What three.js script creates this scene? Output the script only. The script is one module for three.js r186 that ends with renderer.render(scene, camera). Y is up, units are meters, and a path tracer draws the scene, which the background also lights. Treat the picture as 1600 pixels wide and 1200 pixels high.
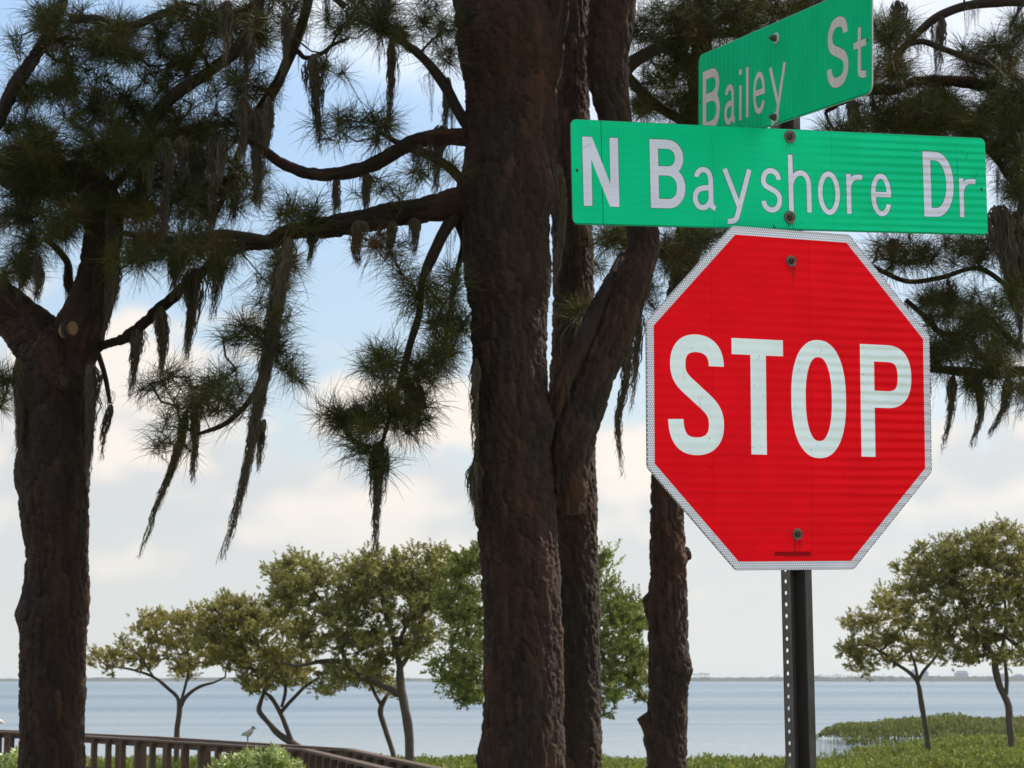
import * as THREE from 'three';
import { mergeGeometries } from 'three/addons/utils/BufferGeometryUtils.js';
import { MarchingCubes } from 'three/addons/objects/MarchingCubes.js';

// ------------------------------------------------------------------ camera, sky, sun, exposure
const W = 1600, H = 1200, F = 3400, EYE = 1.6, PITCH = Math.atan(462 / F);
const scene = new THREE.Scene();
const camera = new THREE.PerspectiveCamera(2 * Math.atan(H / 2 / F) * 180 / Math.PI, W / H, 0.1, 12000);
camera.position.set(0, EYE, 0);
camera.rotation.x = PITCH;
camera.focus = 4.9; camera.userData.fStop = 24;
scene.add(camera);
const renderer = new THREE.WebGLRenderer({ antialias: true });
renderer.toneMapping = THREE.LinearToneMapping;
renderer.toneMappingExposure = 1.14;
renderer.shadowMap.enabled = true;

const SUN = new THREE.Vector3(0.62, 0.66, -0.42).normalize();
const sun = new THREE.DirectionalLight(new THREE.Color(1, 0.93, 0.82), 5);
sun.position.copy(SUN).multiplyScalar(60).add(new THREE.Vector3(0, 0, -30));
sun.target.position.set(0, 0, -30);
sun.castShadow = true; sun.shadow.radius = 1; sun.shadow.mapSize.set(4096, 4096);
Object.assign(sun.shadow.camera, { left: -60, right: 60, top: 60, bottom: -60, near: 1, far: 200 });
scene.add(sun, sun.target);

scene.fog = new THREE.FogExp2(new THREE.Color(0.80, 0.87, 0.93), 0.0001);

// ------------------------------------------------------------------ helpers
const rngOf = (seed) => { let a = seed >>> 0; return () => { a = (a + 0x6d2b79f5) | 0; let t = Math.imul(a ^ (a >>> 15), 1 | a); t = (t + Math.imul(t ^ (t >>> 7), 61 | t)) ^ t; return ((t ^ (t >>> 14)) >>> 0) / 4294967296; }; };
const hash3 = (x, y, z) => { let h = Math.imul(x, 374761393) + Math.imul(y, 668265263) + Math.imul(z, 2147483647 - 1640531527); h = Math.imul(h ^ (h >>> 13), 1274126177); h ^= h >>> 16; return (h >>> 0) / 4294967296; };
const mix = (a, b, t) => a + (b - a) * t;
const sstep = (a, b, x) => { const t = Math.min(1, Math.max(0, (x - a) / (b - a))); return t * t * (3 - 2 * t); };
function noise3(x, y, z) {
  const i = Math.floor(x), j = Math.floor(y), k = Math.floor(z); let u = x - i, v = y - j, w = z - k;
  u = u * u * (3 - 2 * u); v = v * v * (3 - 2 * v); w = w * w * (3 - 2 * w);
  const l = (a, b) => mix(mix(hash3(i, j + a, k + b), hash3(i + 1, j + a, k + b), u), 0, 0);
  return mix(mix(l(0, 0), l(1, 0), v), mix(l(0, 1), l(1, 1), v), w);
}
const fbm = (x, y, z, o = 4) => { let s = 0, a = 0.5, n = 0; for (let q = 0; q < o; q++) { s += a * noise3(x, y, z); n += a; a *= 0.5; x = x * 2.03 + 7.1; y = y * 2.03 + 3.7; z = z * 2.03 + 1.3; } return s / n; };
function voronoi(x, y, z) {
  const i = Math.floor(x), j = Math.floor(y), k = Math.floor(z); let d1 = 9, d2 = 9, id = 0;
  for (let a = -1; a < 2; a++) for (let b = -1; b < 2; b++) for (let c = -1; c < 2; c++) {
    const X = i + a, Y = j + b, Z = k + c, dx = X + hash3(X, Y, Z) - x, dy = Y + hash3(X + 71, Y, Z) - y, dz = Z + hash3(X, Y + 53, Z) - z, d = Math.sqrt(dx * dx + dy * dy + dz * dz);
    if (d < d1) { d2 = d1; d1 = d; id = hash3(X, Y, Z + 91); } else if (d < d2) d2 = d;
  }
  return [d2 - d1, id];
}
const V = (x, y, z) => new THREE.Vector3(x, y, z);
const CP = Math.cos(PITCH), SP = Math.sin(PITCH);
function at(x, y, d) {                       // the point at distance d in front of the camera that a sight line meets
  const a = (x - W / 2) / F, b = (H / 2 - y) / F, t = d / (CP - b * SP);
  return V(a * t, EYE + (b * CP + SP) * t, -d);
}
const used = new Map();
function numbered(n) { const c = used.get(n) ?? 0; used.set(n, c + 1); return c ? `${n}_${String(c).padStart(3, '0')}` : n; }
function tag(o, label, category, group) { o.userData.label = label; o.userData.category = category; if (group) o.userData.group = group; return o; }
function thing(name, label, category, p = V(0, 0, 0), group) { const o = new THREE.Group(); o.name = numbered(name); o.position.copy(p); scene.add(o); return tag(o, label, category, group); }
function obj(name, geo, mat, parent = scene, stuff) {
  const m = new THREE.Mesh(geo, mat); m.name = parent === scene ? numbered(name) : name; m.castShadow = m.receiveShadow = true;
  if (parent !== scene && parent.isGroup) { m.position.copy(parent.position).negate(); }
  parent.add(m); if (stuff) m.userData.kind = 'stuff'; return m;
}
const struct = (name, geo, mat) => { const m = obj(name, geo, mat); m.userData.kind = 'structure'; return m; };
function inst(name, geo, mat, mats, cols, parent) {
  const m = new THREE.InstancedMesh(geo, mat, mats.length); m.name = parent === scene ? numbered(name) : name; m.castShadow = m.receiveShadow = true; m.userData.kind = 'stuff';
  mats.forEach((x, i) => m.setMatrixAt(i, x)); cols?.forEach((c, i) => m.setColorAt(i, c));
  if (parent.isGroup) m.position.copy(parent.position).negate();
  parent.add(m); return m;
}
const lin = (r, g, b) => new THREE.Color().setRGB(r, g, b);
function geo(pos, idx, uv, col) {
  const g = new THREE.BufferGeometry(); g.setAttribute('position', new THREE.Float32BufferAttribute(pos, 3));
  if (uv) g.setAttribute('uv', new THREE.Float32BufferAttribute(uv, 2));
  if (col) g.setAttribute('color', new THREE.Float32BufferAttribute(col, 3));
  g.setIndex(idx); g.computeVertexNormals(); return g;
}
function dataTex(n, m, fn, srgb, rep) {
  const d = new Uint8Array(n * m * 4);
  for (let j = 0; j < m; j++) for (let i = 0; i < n; i++) { const c = fn(i / n, j / m), o = (j * n + i) * 4; for (let k = 0; k < 3; k++) d[o + k] = Math.max(0, Math.min(255, Math.round(255 * (c.length ? c[k] : c)))); d[o + 3] = 255; }
  const t = new THREE.DataTexture(d, n, m); t.wrapS = t.wrapT = THREE.RepeatWrapping; t.magFilter = THREE.LinearFilter; t.minFilter = THREE.LinearMipmapLinearFilter; if (srgb) t.colorSpace = THREE.SRGBColorSpace;
  if (rep) t.repeat.set(...rep); t.needsUpdate = true; return t;
}
// noise that tiles over the unit square
const tile = (u, v, fu, fv, seed, o = 4) => { const x = Math.cos(u * 6.2832) * fu / 6.2832, y = Math.sin(u * 6.2832) * fu / 6.2832, z = Math.cos(v * 6.2832) * fv / 6.2832, w = Math.sin(v * 6.2832) * fv / 6.2832; return 0.5 * fbm(x + seed, y + z * 1.37, w + 5, o) + 0.5 * fbm(x + z * 0.7 + 40, y + w * 1.1 + seed, z - w * 0.6, o); };

// ------------------------------------------------------------------ sky: air, cumulus bank low over the bay, brighter towards the sun
{
  const w = 2048, h = 1024, px = new Float32Array(w * h * 4), D = Math.PI / 180;
  const ramp = [[-90, .30, .31, .30], [-1, .61, .63, .615], [0, .615, .635, .62], [3, .615, .64, .635], [6, .54, .635, .69], [9, .445, .595, .74], [14, .34, .52, .765], [22, .34, .53, .82], [40, .25, .43, .76], [90, .20, .36, .70]];
  for (let j = 0; j < h; j++) {
    const el = ((j + 0.5) / h - 0.5) * 180; let q = 0; while (q < ramp.length - 2 && ramp[q + 1][0] < el) q++;
    const t = Math.min(1, Math.max(0, (el - ramp[q][0]) / (ramp[q + 1][0] - ramp[q][0])));
    for (let i = 0; i < w; i++) {
      const az = ((i + 0.5) / w - 0.5) * 2 * Math.PI, ce = Math.cos(el * D), x = ce * Math.cos(az), z = ce * Math.sin(az), y = Math.sin(el * D);
      let c = [1, 2, 3].map((k) => mix(ramp[q][k], ramp[q + 1][k], t));
      if (el > -3) {
        const ang = Math.acos(Math.min(1, x * SUN.x + y * SUN.y + z * SUN.z)) / D;
        const glow = 2.6 * Math.exp(-ang / 9) + 0.72 * Math.exp(-ang * ang / (2 * 29 * 29));
        c = c.map((v, k) => v + glow * [1, .95, .86][k]);
        // cumulus bank: tops at four to eight degrees
        const k1 = fbm(x * 17 + 3, y * 40, z * 17, 5), k2 = fbm(x * 60 + 9, y * 110, z * 60, 4);
        const top = 5.6 + 7.0 * (fbm(x * 8 + 1.7, 2.2, z * 8, 3) - 0.32);
        const bank = sstep(0.0, 1.5, (top - el) * 0.9 + 1.9 + (k1 - 0.5) * 7 + (k2 - 0.5) * 2.6) * sstep(0.5, 3.4, el);
        const lit = sstep(-0.45, 0.40, (k1 - 0.5) * 2.2 + (k2 - .5) * 1.3 + (el - top) * 0.13 + 0.10);
        const cc = [mix(.62, .88, lit), mix(.64, .81, lit), mix(.655, .735, lit)];
        c = c.map((v, k) => mix(v, cc[k] + glow * 0.25, bank * (0.55 + 0.4 * sstep(3.2, 5.5, el))));
        // scattered fair-weather clouds higher up all round, thin veil towards the sun
        if (el > 7) {
          const s = 1 / (y + 0.12), m = fbm(x * s * 1.3 + 20, z * s * 1.3 + 4, 1, 6), a = sstep(0.46, 0.62, m + 0.10 * Math.exp(-ang / 40)) * sstep(9, 24, el), thick = sstep(0.56, 0.78, m);
          const cl = [mix(1.12, .86, thick), mix(1.09, .87, thick), mix(1.04, .88, thick)].map((v) => v * (1 + 0.8 * Math.exp(-ang / 22) + 0.45 * 1.15 * sstep(70, 130, ang)));  // unseen clouds opposite the sun brightened to light the sign faces
          c = c.map((v, k) => mix(v, cl[k], a * 0.9));
          const veil = sstep(58, 40, ang) * sstep(9, 14, el) * (0.25 + 0.75 * fbm(x * 9, y * 20, z * 9, 4));
          c = c.map((v, k) => mix(v, [.93, .85, .80][k], veil * 0.8));
        }
      }
      const o = (j * w + i) * 4; px[o] = c[0]; px[o + 1] = c[1]; px[o + 2] = c[2]; px[o + 3] = 1;
    }
  }
  const sky = new THREE.DataTexture(px, w, h, THREE.RGBAFormat, THREE.FloatType);
  sky.mapping = THREE.EquirectangularReflectionMapping; sky.magFilter = THREE.LinearFilter; sky.wrapS = THREE.RepeatWrapping; sky.needsUpdate = true;
  scene.background = sky; scene.environment = sky;
}

// ------------------------------------------------------------------ ground, street, water, far shore
const WATER = -1.0;
const groundY = (x, z) => {
  const d = -z, edge = 62 + 15 * sstep(8.5, 13, x * 60 / Math.max(60, d)) + 2.5 * (fbm(x * 0.12, 3, 0, 3) - 0.5);
  return d < 30 ? 0 : mix(mix(0, -0.82, sstep(30, 55, d)), -2.2, sstep(edge - 6, edge + 22, d)) + 0.10 * (fbm(x * .4, z * .4, 0, 3) - .5) * sstep(30, 40, d);
};
{
  const xs = [], zs = []; for (let i = 0; i <= 120; i++) { const t = i / 60 - 1; xs.push(Math.sign(t) * (40 * Math.abs(t) + 5960 * Math.pow(Math.abs(t), 8))); }
  for (let i = 0; i <= 60; i++) zs.push(-20 - 80 * i / 60); const far = [-150, -400, -1500, -3200, -9000], near = [4000, 800, 100, 30, 10, 0, -10];
  const Z = [...near, ...zs, ...far], pos = [], uv = [], idx = [], n = xs.length;
  for (const z of Z) for (const x of xs) { pos.push(x, groundY(x, z), z); uv.push(x / 2, z / 2); }
  for (let j = 0; j < Z.length - 1; j++) for (let i = 0; i < n - 1; i++) { const a = j * n + i; idx.push(a, a + 1, a + n, a + 1, a + n + 1, a + n); }
  const map = dataTex(512, 512, (u, v) => { const a = tile(u, v, 10, 10, 3), b = tile(u, v, 60, 60, 11, 2); const k = 0.6 + 0.5 * b; return [mix(.42, .34, a) * k * 1.2, mix(.40, .38, a) * k * 1.2, mix(.30, .20, a) * k * 1.2]; }, true);
  struct('ground', geo(pos, idx, uv), new THREE.MeshStandardMaterial({ map, roughness: 0.95 }));
  const rd = new THREE.PlaneGeometry(200, 9).rotateX(-Math.PI / 2).translate(0, 0.004, 2.2);  // street out of view, kept pale to throw light up onto the signs
  const rmap = dataTex(256, 256, (u, v) => { const b = 0.70 + 0.16 * (tile(u, v, 50, 50, 4, 3) - .5) + 0.06 * (tile(u, v, 5, 5, 9) - .5); return [b, b * .985, b * .955]; }, true, [100, 5]);
  struct('unseen_road', rd, new THREE.MeshStandardMaterial({ map: rmap, roughness: 0.9 }));
}
{
  // ripples in metres; calm slicks are areas of flatter water
  const bump = dataTex(1024, 1024, (u, v) => 0.5 * tile(u, v, 26, 60, 2, 4) + 0.5 * tile(u, v, 70, 150, 8, 3), false, [1 / 16, 1 / 16]);
  const rough = dataTex(256, 512, (u, v) => { const q = tile(u, v, 2.5, 16, 6, 4), w = tile(u, v, 5, 46, 12, 3); return 0.05 + sstep(.06, .3, v) * (0.13 + 0.18 * sstep(.36, .64, .6 * q + .4 * w)); }, false); rough.channel = 1; rough.wrapT = THREE.ClampToEdgeWrapping;
  const pos = [], uv = [], uv1 = [], idx = [], rows = [], cols = [-6000, -600, -150, 150, 600, 6000], nc = cols.length;
  for (let i = 0; i <= 60; i++) rows.push(-45 * Math.pow(200, i / 60));
  for (const z of rows) for (const x of cols) { pos.push(x, WATER, z); uv.push(x, z); uv1.push(x / 420, Math.log(Math.max(1, -z / 58)) / Math.log(3000 / 58)); }
  for (let j = 0; j < rows.length - 1; j++) for (let i = 0; i < nc - 1; i++) { const a = j * nc + i; idx.push(a, a + 1, a + nc, a + 1, a + nc + 1, a + nc); }
  const g = geo(pos, idx, uv); g.setAttribute('uv1', new THREE.Float32BufferAttribute(uv1, 2));
  struct('water', g, new THREE.MeshPhysicalMaterial({ color: lin(.08, .13, .17), roughness: 1, roughnessMap: rough, ior: 1.33, bumpMap: bump, bumpScale: 0.14 }));
}
const FAR = 3000, farM = FAR / F;
{
  const r = rngOf(5), pos = [], idx = [], n = 700;      // low wooded spit across the bay
  for (let i = 0; i <= n; i++) {
    const x = -1600 + 3200 * i / n, h = 1.35 * (2.4 + 3.2 * fbm(x * .02, 1, 0, 4) + 1.6 * r() * fbm(x * .2, 9, 0, 2)) * (0.85 + 0.35 * sstep(100, 500, x));
    pos.push(x, WATER - 1, -FAR + 6 * r(), x, WATER + h, -FAR - 6 - 8 * r(), x, WATER + h * .8, -FAR - 60, x, WATER - 1, -FAR - 70);
    if (i < n) for (let k = 0; k < 3; k++) { const a = i * 4 + k; idx.push(a, a + 4, a + 1, a + 1, a + 4, a + 5); }
  }
  const g = obj('far_woods', geo(pos, idx), new THREE.MeshStandardMaterial({ color: lin(.045, .055, .04), roughness: 1 })); g.userData.kind = 'stuff'; tag(g, 'low hazy line of trees on the shore across the bay', 'woods');
  struct('far_shore', new THREE.BoxGeometry(4000, 1.6, 80).translate(0, WATER + 0.1, -FAR - 38), new THREE.MeshStandardMaterial({ color: lin(.38, .35, .28), roughness: 1 }));
}
// ------------------------------------------------------------------ bark
const barkBump = dataTex(512, 512, (u, v) => { const a = tile(u, v, 40, 7, 3, 4), b = tile(u, v, 110, 26, 17, 3); return 0.65 * a + 0.35 * b; }, false);
const barkMat = new THREE.MeshStandardMaterial({ vertexColors: true, roughness: 0.92, bumpMap: barkBump, bumpScale: 0.02 });
const barkMap2 = dataTex(512, 512, (u, v) => { const a = tile(u, v, 30, 12, 5, 4), b = tile(u, v, 8, 4, 21, 3); const k = 0.55 + 0.6 * a; return [mix(.28, .23, b) * k, mix(.21, .195, b) * k, mix(.165, .165, b) * k]; }, true);
const limbMat = new THREE.MeshStandardMaterial({ map: barkMap2, roughness: 0.95, bumpMap: barkBump, bumpScale: 0.01 });
const greyBark = new THREE.MeshStandardMaterial({ map: dataTex(256, 256, (u, v) => { const a = tile(u, v, 24, 16, 15, 4), b = tile(u, v, 5, 5, 2, 3); const k = 0.6 + 0.6 * a; return [mix(.37, .30, b) * k, mix(.32, .27, b) * k, mix(.27, .235, b) * k]; }, true), roughness: 0.95, bumpMap: barkBump, bumpScale: 0.008 });
/** A tapered, bent limb along points with radii. plate > 0 carves pine bark plates of that height (metres). */
function loft(pts, rad, nr, nl, { plate = 0, seed = 0, wob = 0.06, bumps = [], cap = false, tint = [1, 1, 1] } = {}) {
  const curve = new THREE.CatmullRomCurve3(pts, false, 'centripetal'), pos = [], uv = [], col = [], idx = [], L = curve.getLength(), n = pts.length - 1;
  let N = V(1, 0, 0), prevT = null, s = 0, prevP = null; const p = V(), T = V(), B = V(), q = V();
  for (let j = 0; j <= nl; j++) {
    const t = j / nl; curve.getPoint(t, p); curve.getTangent(t, T);
    if (!prevT) { N = Math.abs(T.x) > 0.9 ? V(0, 0, 1) : V(1, 0, 0); }
    N.addScaledVector(T, -N.dot(T)).normalize(); B.crossVectors(T, N); prevT = true;
    if (prevP) s += prevP.distanceTo(p); prevP = p.clone();
    const f = t * n, k = Math.min(n - 1, Math.floor(f)), w = f - k, R = mix(rad[k], rad[k + 1], w * w * (3 - 2 * w));
    const turns = Math.max(1, Math.round(6.283 * Math.max(...rad) / 0.5));
    for (let i = 0; i <= nr; i++) {
      const a = i / nr * 2 * Math.PI, cx = Math.cos(a), cy = Math.sin(a);
      let d = R * (1 + wob * 2 * (fbm(cx * 1.3 + seed, cy * 1.3, s * 1.1 / Math.max(.3, Math.sqrt(R * 4)), 3) - 0.5)), c = [1, 1, 1];
      if (plate) {
        const wx = (fbm(cx * R * 9, cy * R * 9 + seed, s * 5, 2) - .5) * 0.9, [e, id] = voronoi(cx * R * 24 + seed * 3.1 + wx, cy * R * 24 + wx * .6, s * 6.2 + wx * .8);
        const [e2] = voronoi(cx * R * 60 + wx, cy * R * 60 + seed, s * 15);
        d += plate * (sstep(0.02, 0.30, e) - 0.6 + 0.6 * (id - 0.5) + 0.42 * (sstep(0, .3, e2) - .5)) + 0.004 * (hash3(i % nr, j, 5) - .5);
        const g = sstep(.35, .65, fbm(cx * R * 3 + 9, cy * R * 3, s * 1.3 + seed, 3)), k2 = 0.62 + 0.75 * id;
        const [, id2] = [0, hash3(Math.floor(id * 997), 3, seed)], fl = id2 > .82 ? 1.45 : 1;
        c = [mix(.040, .026, g) * k2 * fl, mix(.0165, .015, g) * k2 * fl, mix(.0096, .0108, g) * k2 * mix(1, fl, .6)].map((v, m) => v * tint[m]);
      }
      q.copy(p).addScaledVector(N, cx * d).addScaledVector(B, cy * d);
      for (const b of bumps) { const dd = q.distanceTo(b.p) / b.r; if (dd < 2.5) { const o = b.h * Math.exp(-dd * dd * 1.6); q.addScaledVector(N, cx * o).addScaledVector(B, cy * o); } }
      pos.push(q.x, q.y, q.z); uv.push(i / nr * turns, s / 0.5); col.push(...c);
    }
  }
  for (let j = 0; j < nl; j++) for (let i = 0; i < nr; i++) { const a = j * (nr + 1) + i, b = a + nr + 1; idx.push(a, a + 1, b, a + 1, b + 1, b); }
  if (cap) { const e = pos.length / 3, o = nl * (nr + 1); curve.getPoint(1, p); pos.push(p.x, p.y, p.z); uv.push(0, 0); col.push(...col.slice(o * 3, o * 3 + 3)); for (let i = 0; i < nr; i++) idx.push(o + i, o + i + 1, e); }
  const g = geo(pos, idx, uv, plate ? col : null), nn = g.attributes.normal;
  for (let j = 0; j <= nl; j++) { const a = j * (nr + 1), b = a + nr, x = nn.getX(a) + nn.getX(b), y = nn.getY(a) + nn.getY(b), z = nn.getZ(a) + nn.getZ(b), l = Math.hypot(x, y, z) || 1; for (const k of [a, b]) nn.setXYZ(k, x / l, y / l, z / l); }
  g.userData.L = L; g.userData.curve = curve; return g;
}
function limbFrom(list, D, o = {}) {          // list of [x, y, radius, offset in depth] as sighted at depth D
  const pts = list.map(([x, y, r, dz = 0]) => at(x, y, D + dz)), rad = list.map(([, , r, dz = 0]) => r * (D + dz) / F);
  let L = 0; for (let i = 1; i < pts.length; i++) L += pts[i].distanceTo(pts[i - 1]);
  return loft(pts, rad, o.nr ?? 12, Math.max(6, Math.round(L / (o.step ?? 0.05))), o);
}
const samples = (g, step = 0.12) => { const c = g.userData.curve, n = Math.max(2, Math.round(g.userData.L / step)); return c.getPoints(n); };

// thin twigs that join every tip to the nearest wood
function growTwigs(r, anchors, tips, { r0 = 0.0028, up = 0.12, max = 0.02, pull = 0 } = {}) {
  const nodes = anchors.map((p) => ({ p, par: -1, c: 0 })), na = nodes.length, dist = tips.map((t) => Math.min(...anchors.map((a) => a.distanceToSquared(t))));
  const order = tips.map((_, i) => i).sort((a, b) => dist[a] - dist[b]), dirs = [];
  for (const i of order) {
    let best = 0, bd = 1e9; const t = tips[i];
    for (let k = 0; k < nodes.length; k++) { const d = nodes[k].p.distanceTo(t) * (k < na ? 1 : 1.06) + (nodes[k].p.y > t.y ? pull * (nodes[k].p.y - t.y) : 0); if (d < bd) { bd = d; best = k; } }
    const from = nodes[best].p, len = from.distanceTo(t), mid = from.clone().lerp(t, 0.5).add(V((r() - .5) * .28 * len, (r() - .5) * .2 * len - up * len, (r() - .5) * .28 * len));
    nodes.push({ p: mid, par: best, c: 0 }); nodes.push({ p: t, par: nodes.length - 1, c: 1 });
    dirs[i] = t.clone().sub(mid).normalize();
  }
  for (let k = nodes.length - 1; k >= na; k--) if (nodes[k].par >= 0) nodes[nodes[k].par].c += nodes[k].c;
  const pos = [], idx = [], S = 5; const A = V(), B = V(), T = V();
  for (let k = na; k < nodes.length; k++) {
    const b = nodes[k], a = nodes[b.par], rb = Math.min(max, r0 * Math.sqrt(b.c || 1)), ra = b.par < na ? rb * 1.15 : Math.min(max, r0 * Math.sqrt(Math.max(b.c, Math.min(a.c, b.c * 1.6)))); T.subVectors(b.p, a.p).normalize();
    A.set(T.y, -T.x, 0.3).cross(T).normalize(); B.crossVectors(T, A); const o = pos.length / 3;
    for (const [e, R] of [[a.p, ra], [b.p, rb]]) for (let s = 0; s < S; s++) { const w = s / S * 6.283; pos.push(e.x + R * (A.x * Math.cos(w) + B.x * Math.sin(w)), e.y + R * (A.y * Math.cos(w) + B.y * Math.sin(w)), e.z + R * (A.z * Math.cos(w) + B.z * Math.sin(w))); }
    for (let s = 0; s < S; s++) { const s1 = (s + 1) % S; idx.push(o + s, o + s1, o + S + s, o + s1, o + S + s1, o + S + s); }
  }
  return { geometry: geo(pos, idx), dirs };
}
const twigMat = new THREE.MeshStandardMaterial({ color: lin(.055, .040, .030), roughness: 0.95 });
const UP = V(0, 1, 0);
function placeOn(r, p, dir, scale) { const q = new THREE.Quaternion().setFromUnitVectors(UP, dir).multiply(new THREE.Quaternion().setFromAxisAngle(UP, r() * 6.283)); return new THREE.Matrix4().compose(p, q, V(scale, scale, scale)); }

// ------------------------------------------------------------------ pine foliage
function makeTuft(seed, count) {
  const r = rngOf(seed), pos = [], idx = [];
  for (let i = 0; i < count; i++) {
    const a = r() * 6.283, th = 0.25 + 1.55 * Math.pow(r(), 0.8), L = 0.12 + 0.13 * r(), y0 = -0.11 * r() + 0.02, w = 0.0015;
    const d = V(Math.sin(th) * Math.cos(a), Math.cos(th), Math.sin(th) * Math.sin(a)), b = V(0, y0, 0), droop = V((r() - .5) * .06, -0.015 - 0.045 * r(), (r() - .5) * .06);
    const m = b.clone().addScaledVector(d, L * .55).addScaledVector(droop, .4), e = b.clone().addScaledVector(d, L).addScaledVector(droop, 1.4), sd = V().crossVectors(d, V(r() - .5, r() - .5, r() - .5)).normalize(), o = pos.length / 3;
    for (const [p, k] of [[b, 1], [m, .9]]) { pos.push(p.x + sd.x * w * k, p.y + sd.y * w * k, p.z + sd.z * w * k, p.x - sd.x * w * k, p.y - sd.y * w * k, p.z - sd.z * w * k); }
    pos.push(e.x, e.y, e.z); idx.push(o, o + 1, o + 2, o + 1, o + 3, o + 2, o + 2, o + 3, o + 4);
  }
  return geo(pos, idx);
}
const tufts = [makeTuft(1, 105), makeTuft(2, 80), makeTuft(3, 125)];
const needleMat = new THREE.MeshPhysicalMaterial({ color: lin(.060, .066, .016), specularIntensity: .35, roughness: 0.6, transmission: 0.3, thickness: 0 });
function pineFoliage(root, seed, anchors, blobs, D, spread, dense = 1, opt = {}) {
  const r = rngOf(seed), tips = [];
  for (const [x, y, rx, ry, n, dz = 0, sp = 1] of blobs) for (let i = 0; i < n * (y > 0 ? dense : 1); i++) {
    let u, v, w; do { u = r() * 2 - 1; v = r() * 2 - 1; w = r() * 2 - 1; } while (u * u + v * v + w * w > 1);
    tips.push(at(x + u * rx * 1.1, y + v * ry * 1.1, D + dz + w * spread * sp));
  }
  const { geometry, dirs } = growTwigs(r, anchors, tips, opt);
  obj('twigs', geometry, twigMat, root, true);
  const M = [[], [], []], C = [[], [], []];
  tips.forEach((t, i) => { const k = Math.floor(r() * 3), d = dirs[i].clone().add(V((r() - .5) * .6, 0.45 + (r() - .5) * .5, (r() - .5) * .6)).normalize(); M[k].push(placeOn(r, t, d, 0.75 + 0.55 * r())); const b = 0.65 + 0.7 * r(), y = Math.pow(r(), 3); const br = hash3(i, seed, 4) < .07; C[k].push(br ? lin(b * 2.1, b * 1.15, b * 1.1) : lin(b * (1 + .9 * y), b * (1 + .55 * y), b * (1 - .1 * y))); });
  tufts.forEach((g, k) => M[k].length && inst('needles', g, needleMat, M[k], C[k], root));
}
// ------------------------------------------------------------------ pines
const MOSSPTS = [];        // points along limbs where small tufts of moss may hang
function pine(name, label, D, trunkList, limbs, blobs, seed, { bumps = [], spread = 0.8, step = 0.011, nr = 110, stubs = [], moss = true, tint, dense = 1 } = {}) {
  const base = at(trunkList[0][0], trunkList[0][1], D); base.y = 0;
  const root = thing(name, label, 'pine tree', base);
  const tg = limbFrom(trunkList, D, { plate: 0.014, seed, nr, step, wob: 0.05, bumps: bumps.map(([x, y, r, h, dz = 0]) => ({ p: at(x, y, D + dz), r: r * D / F, h: h * D / F })), tint });
  obj('trunk', tg, barkMat, root);
  const anchors = samples(tg, 0.3).filter((p) => p.y > 3);
  for (const l of limbs) {
    const big = l.some(([, , r]) => r > 13.5), g = limbFrom(l, D, big ? { plate: l.some(([, , r]) => r > 20) ? 0.012 : 0.008, seed: seed + 2, nr: l.some(([, , r]) => r > 20) ? 64 : 36, step: 0.014, wob: 0.10, tint } : { nr: 16, step: 0.02, wob: 0.34, seed: seed + l[0][0] });
    obj('limb', g, big ? barkMat : limbMat, root);
    const s = samples(g); anchors.push(...s); if (moss && !l.some(([, , r]) => r > 24)) MOSSPTS.push(...s.slice(1));
  }
  for (const l of stubs) obj('branch_stub', limbFrom(l, D, { plate: 0.008, seed: seed + 5, nr: 30, step: 0.012, cap: true, tint }), barkMat, root);
  pineFoliage(root, seed + 9, anchors, blobs, D, spread, dense);
  return root;
}
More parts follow.
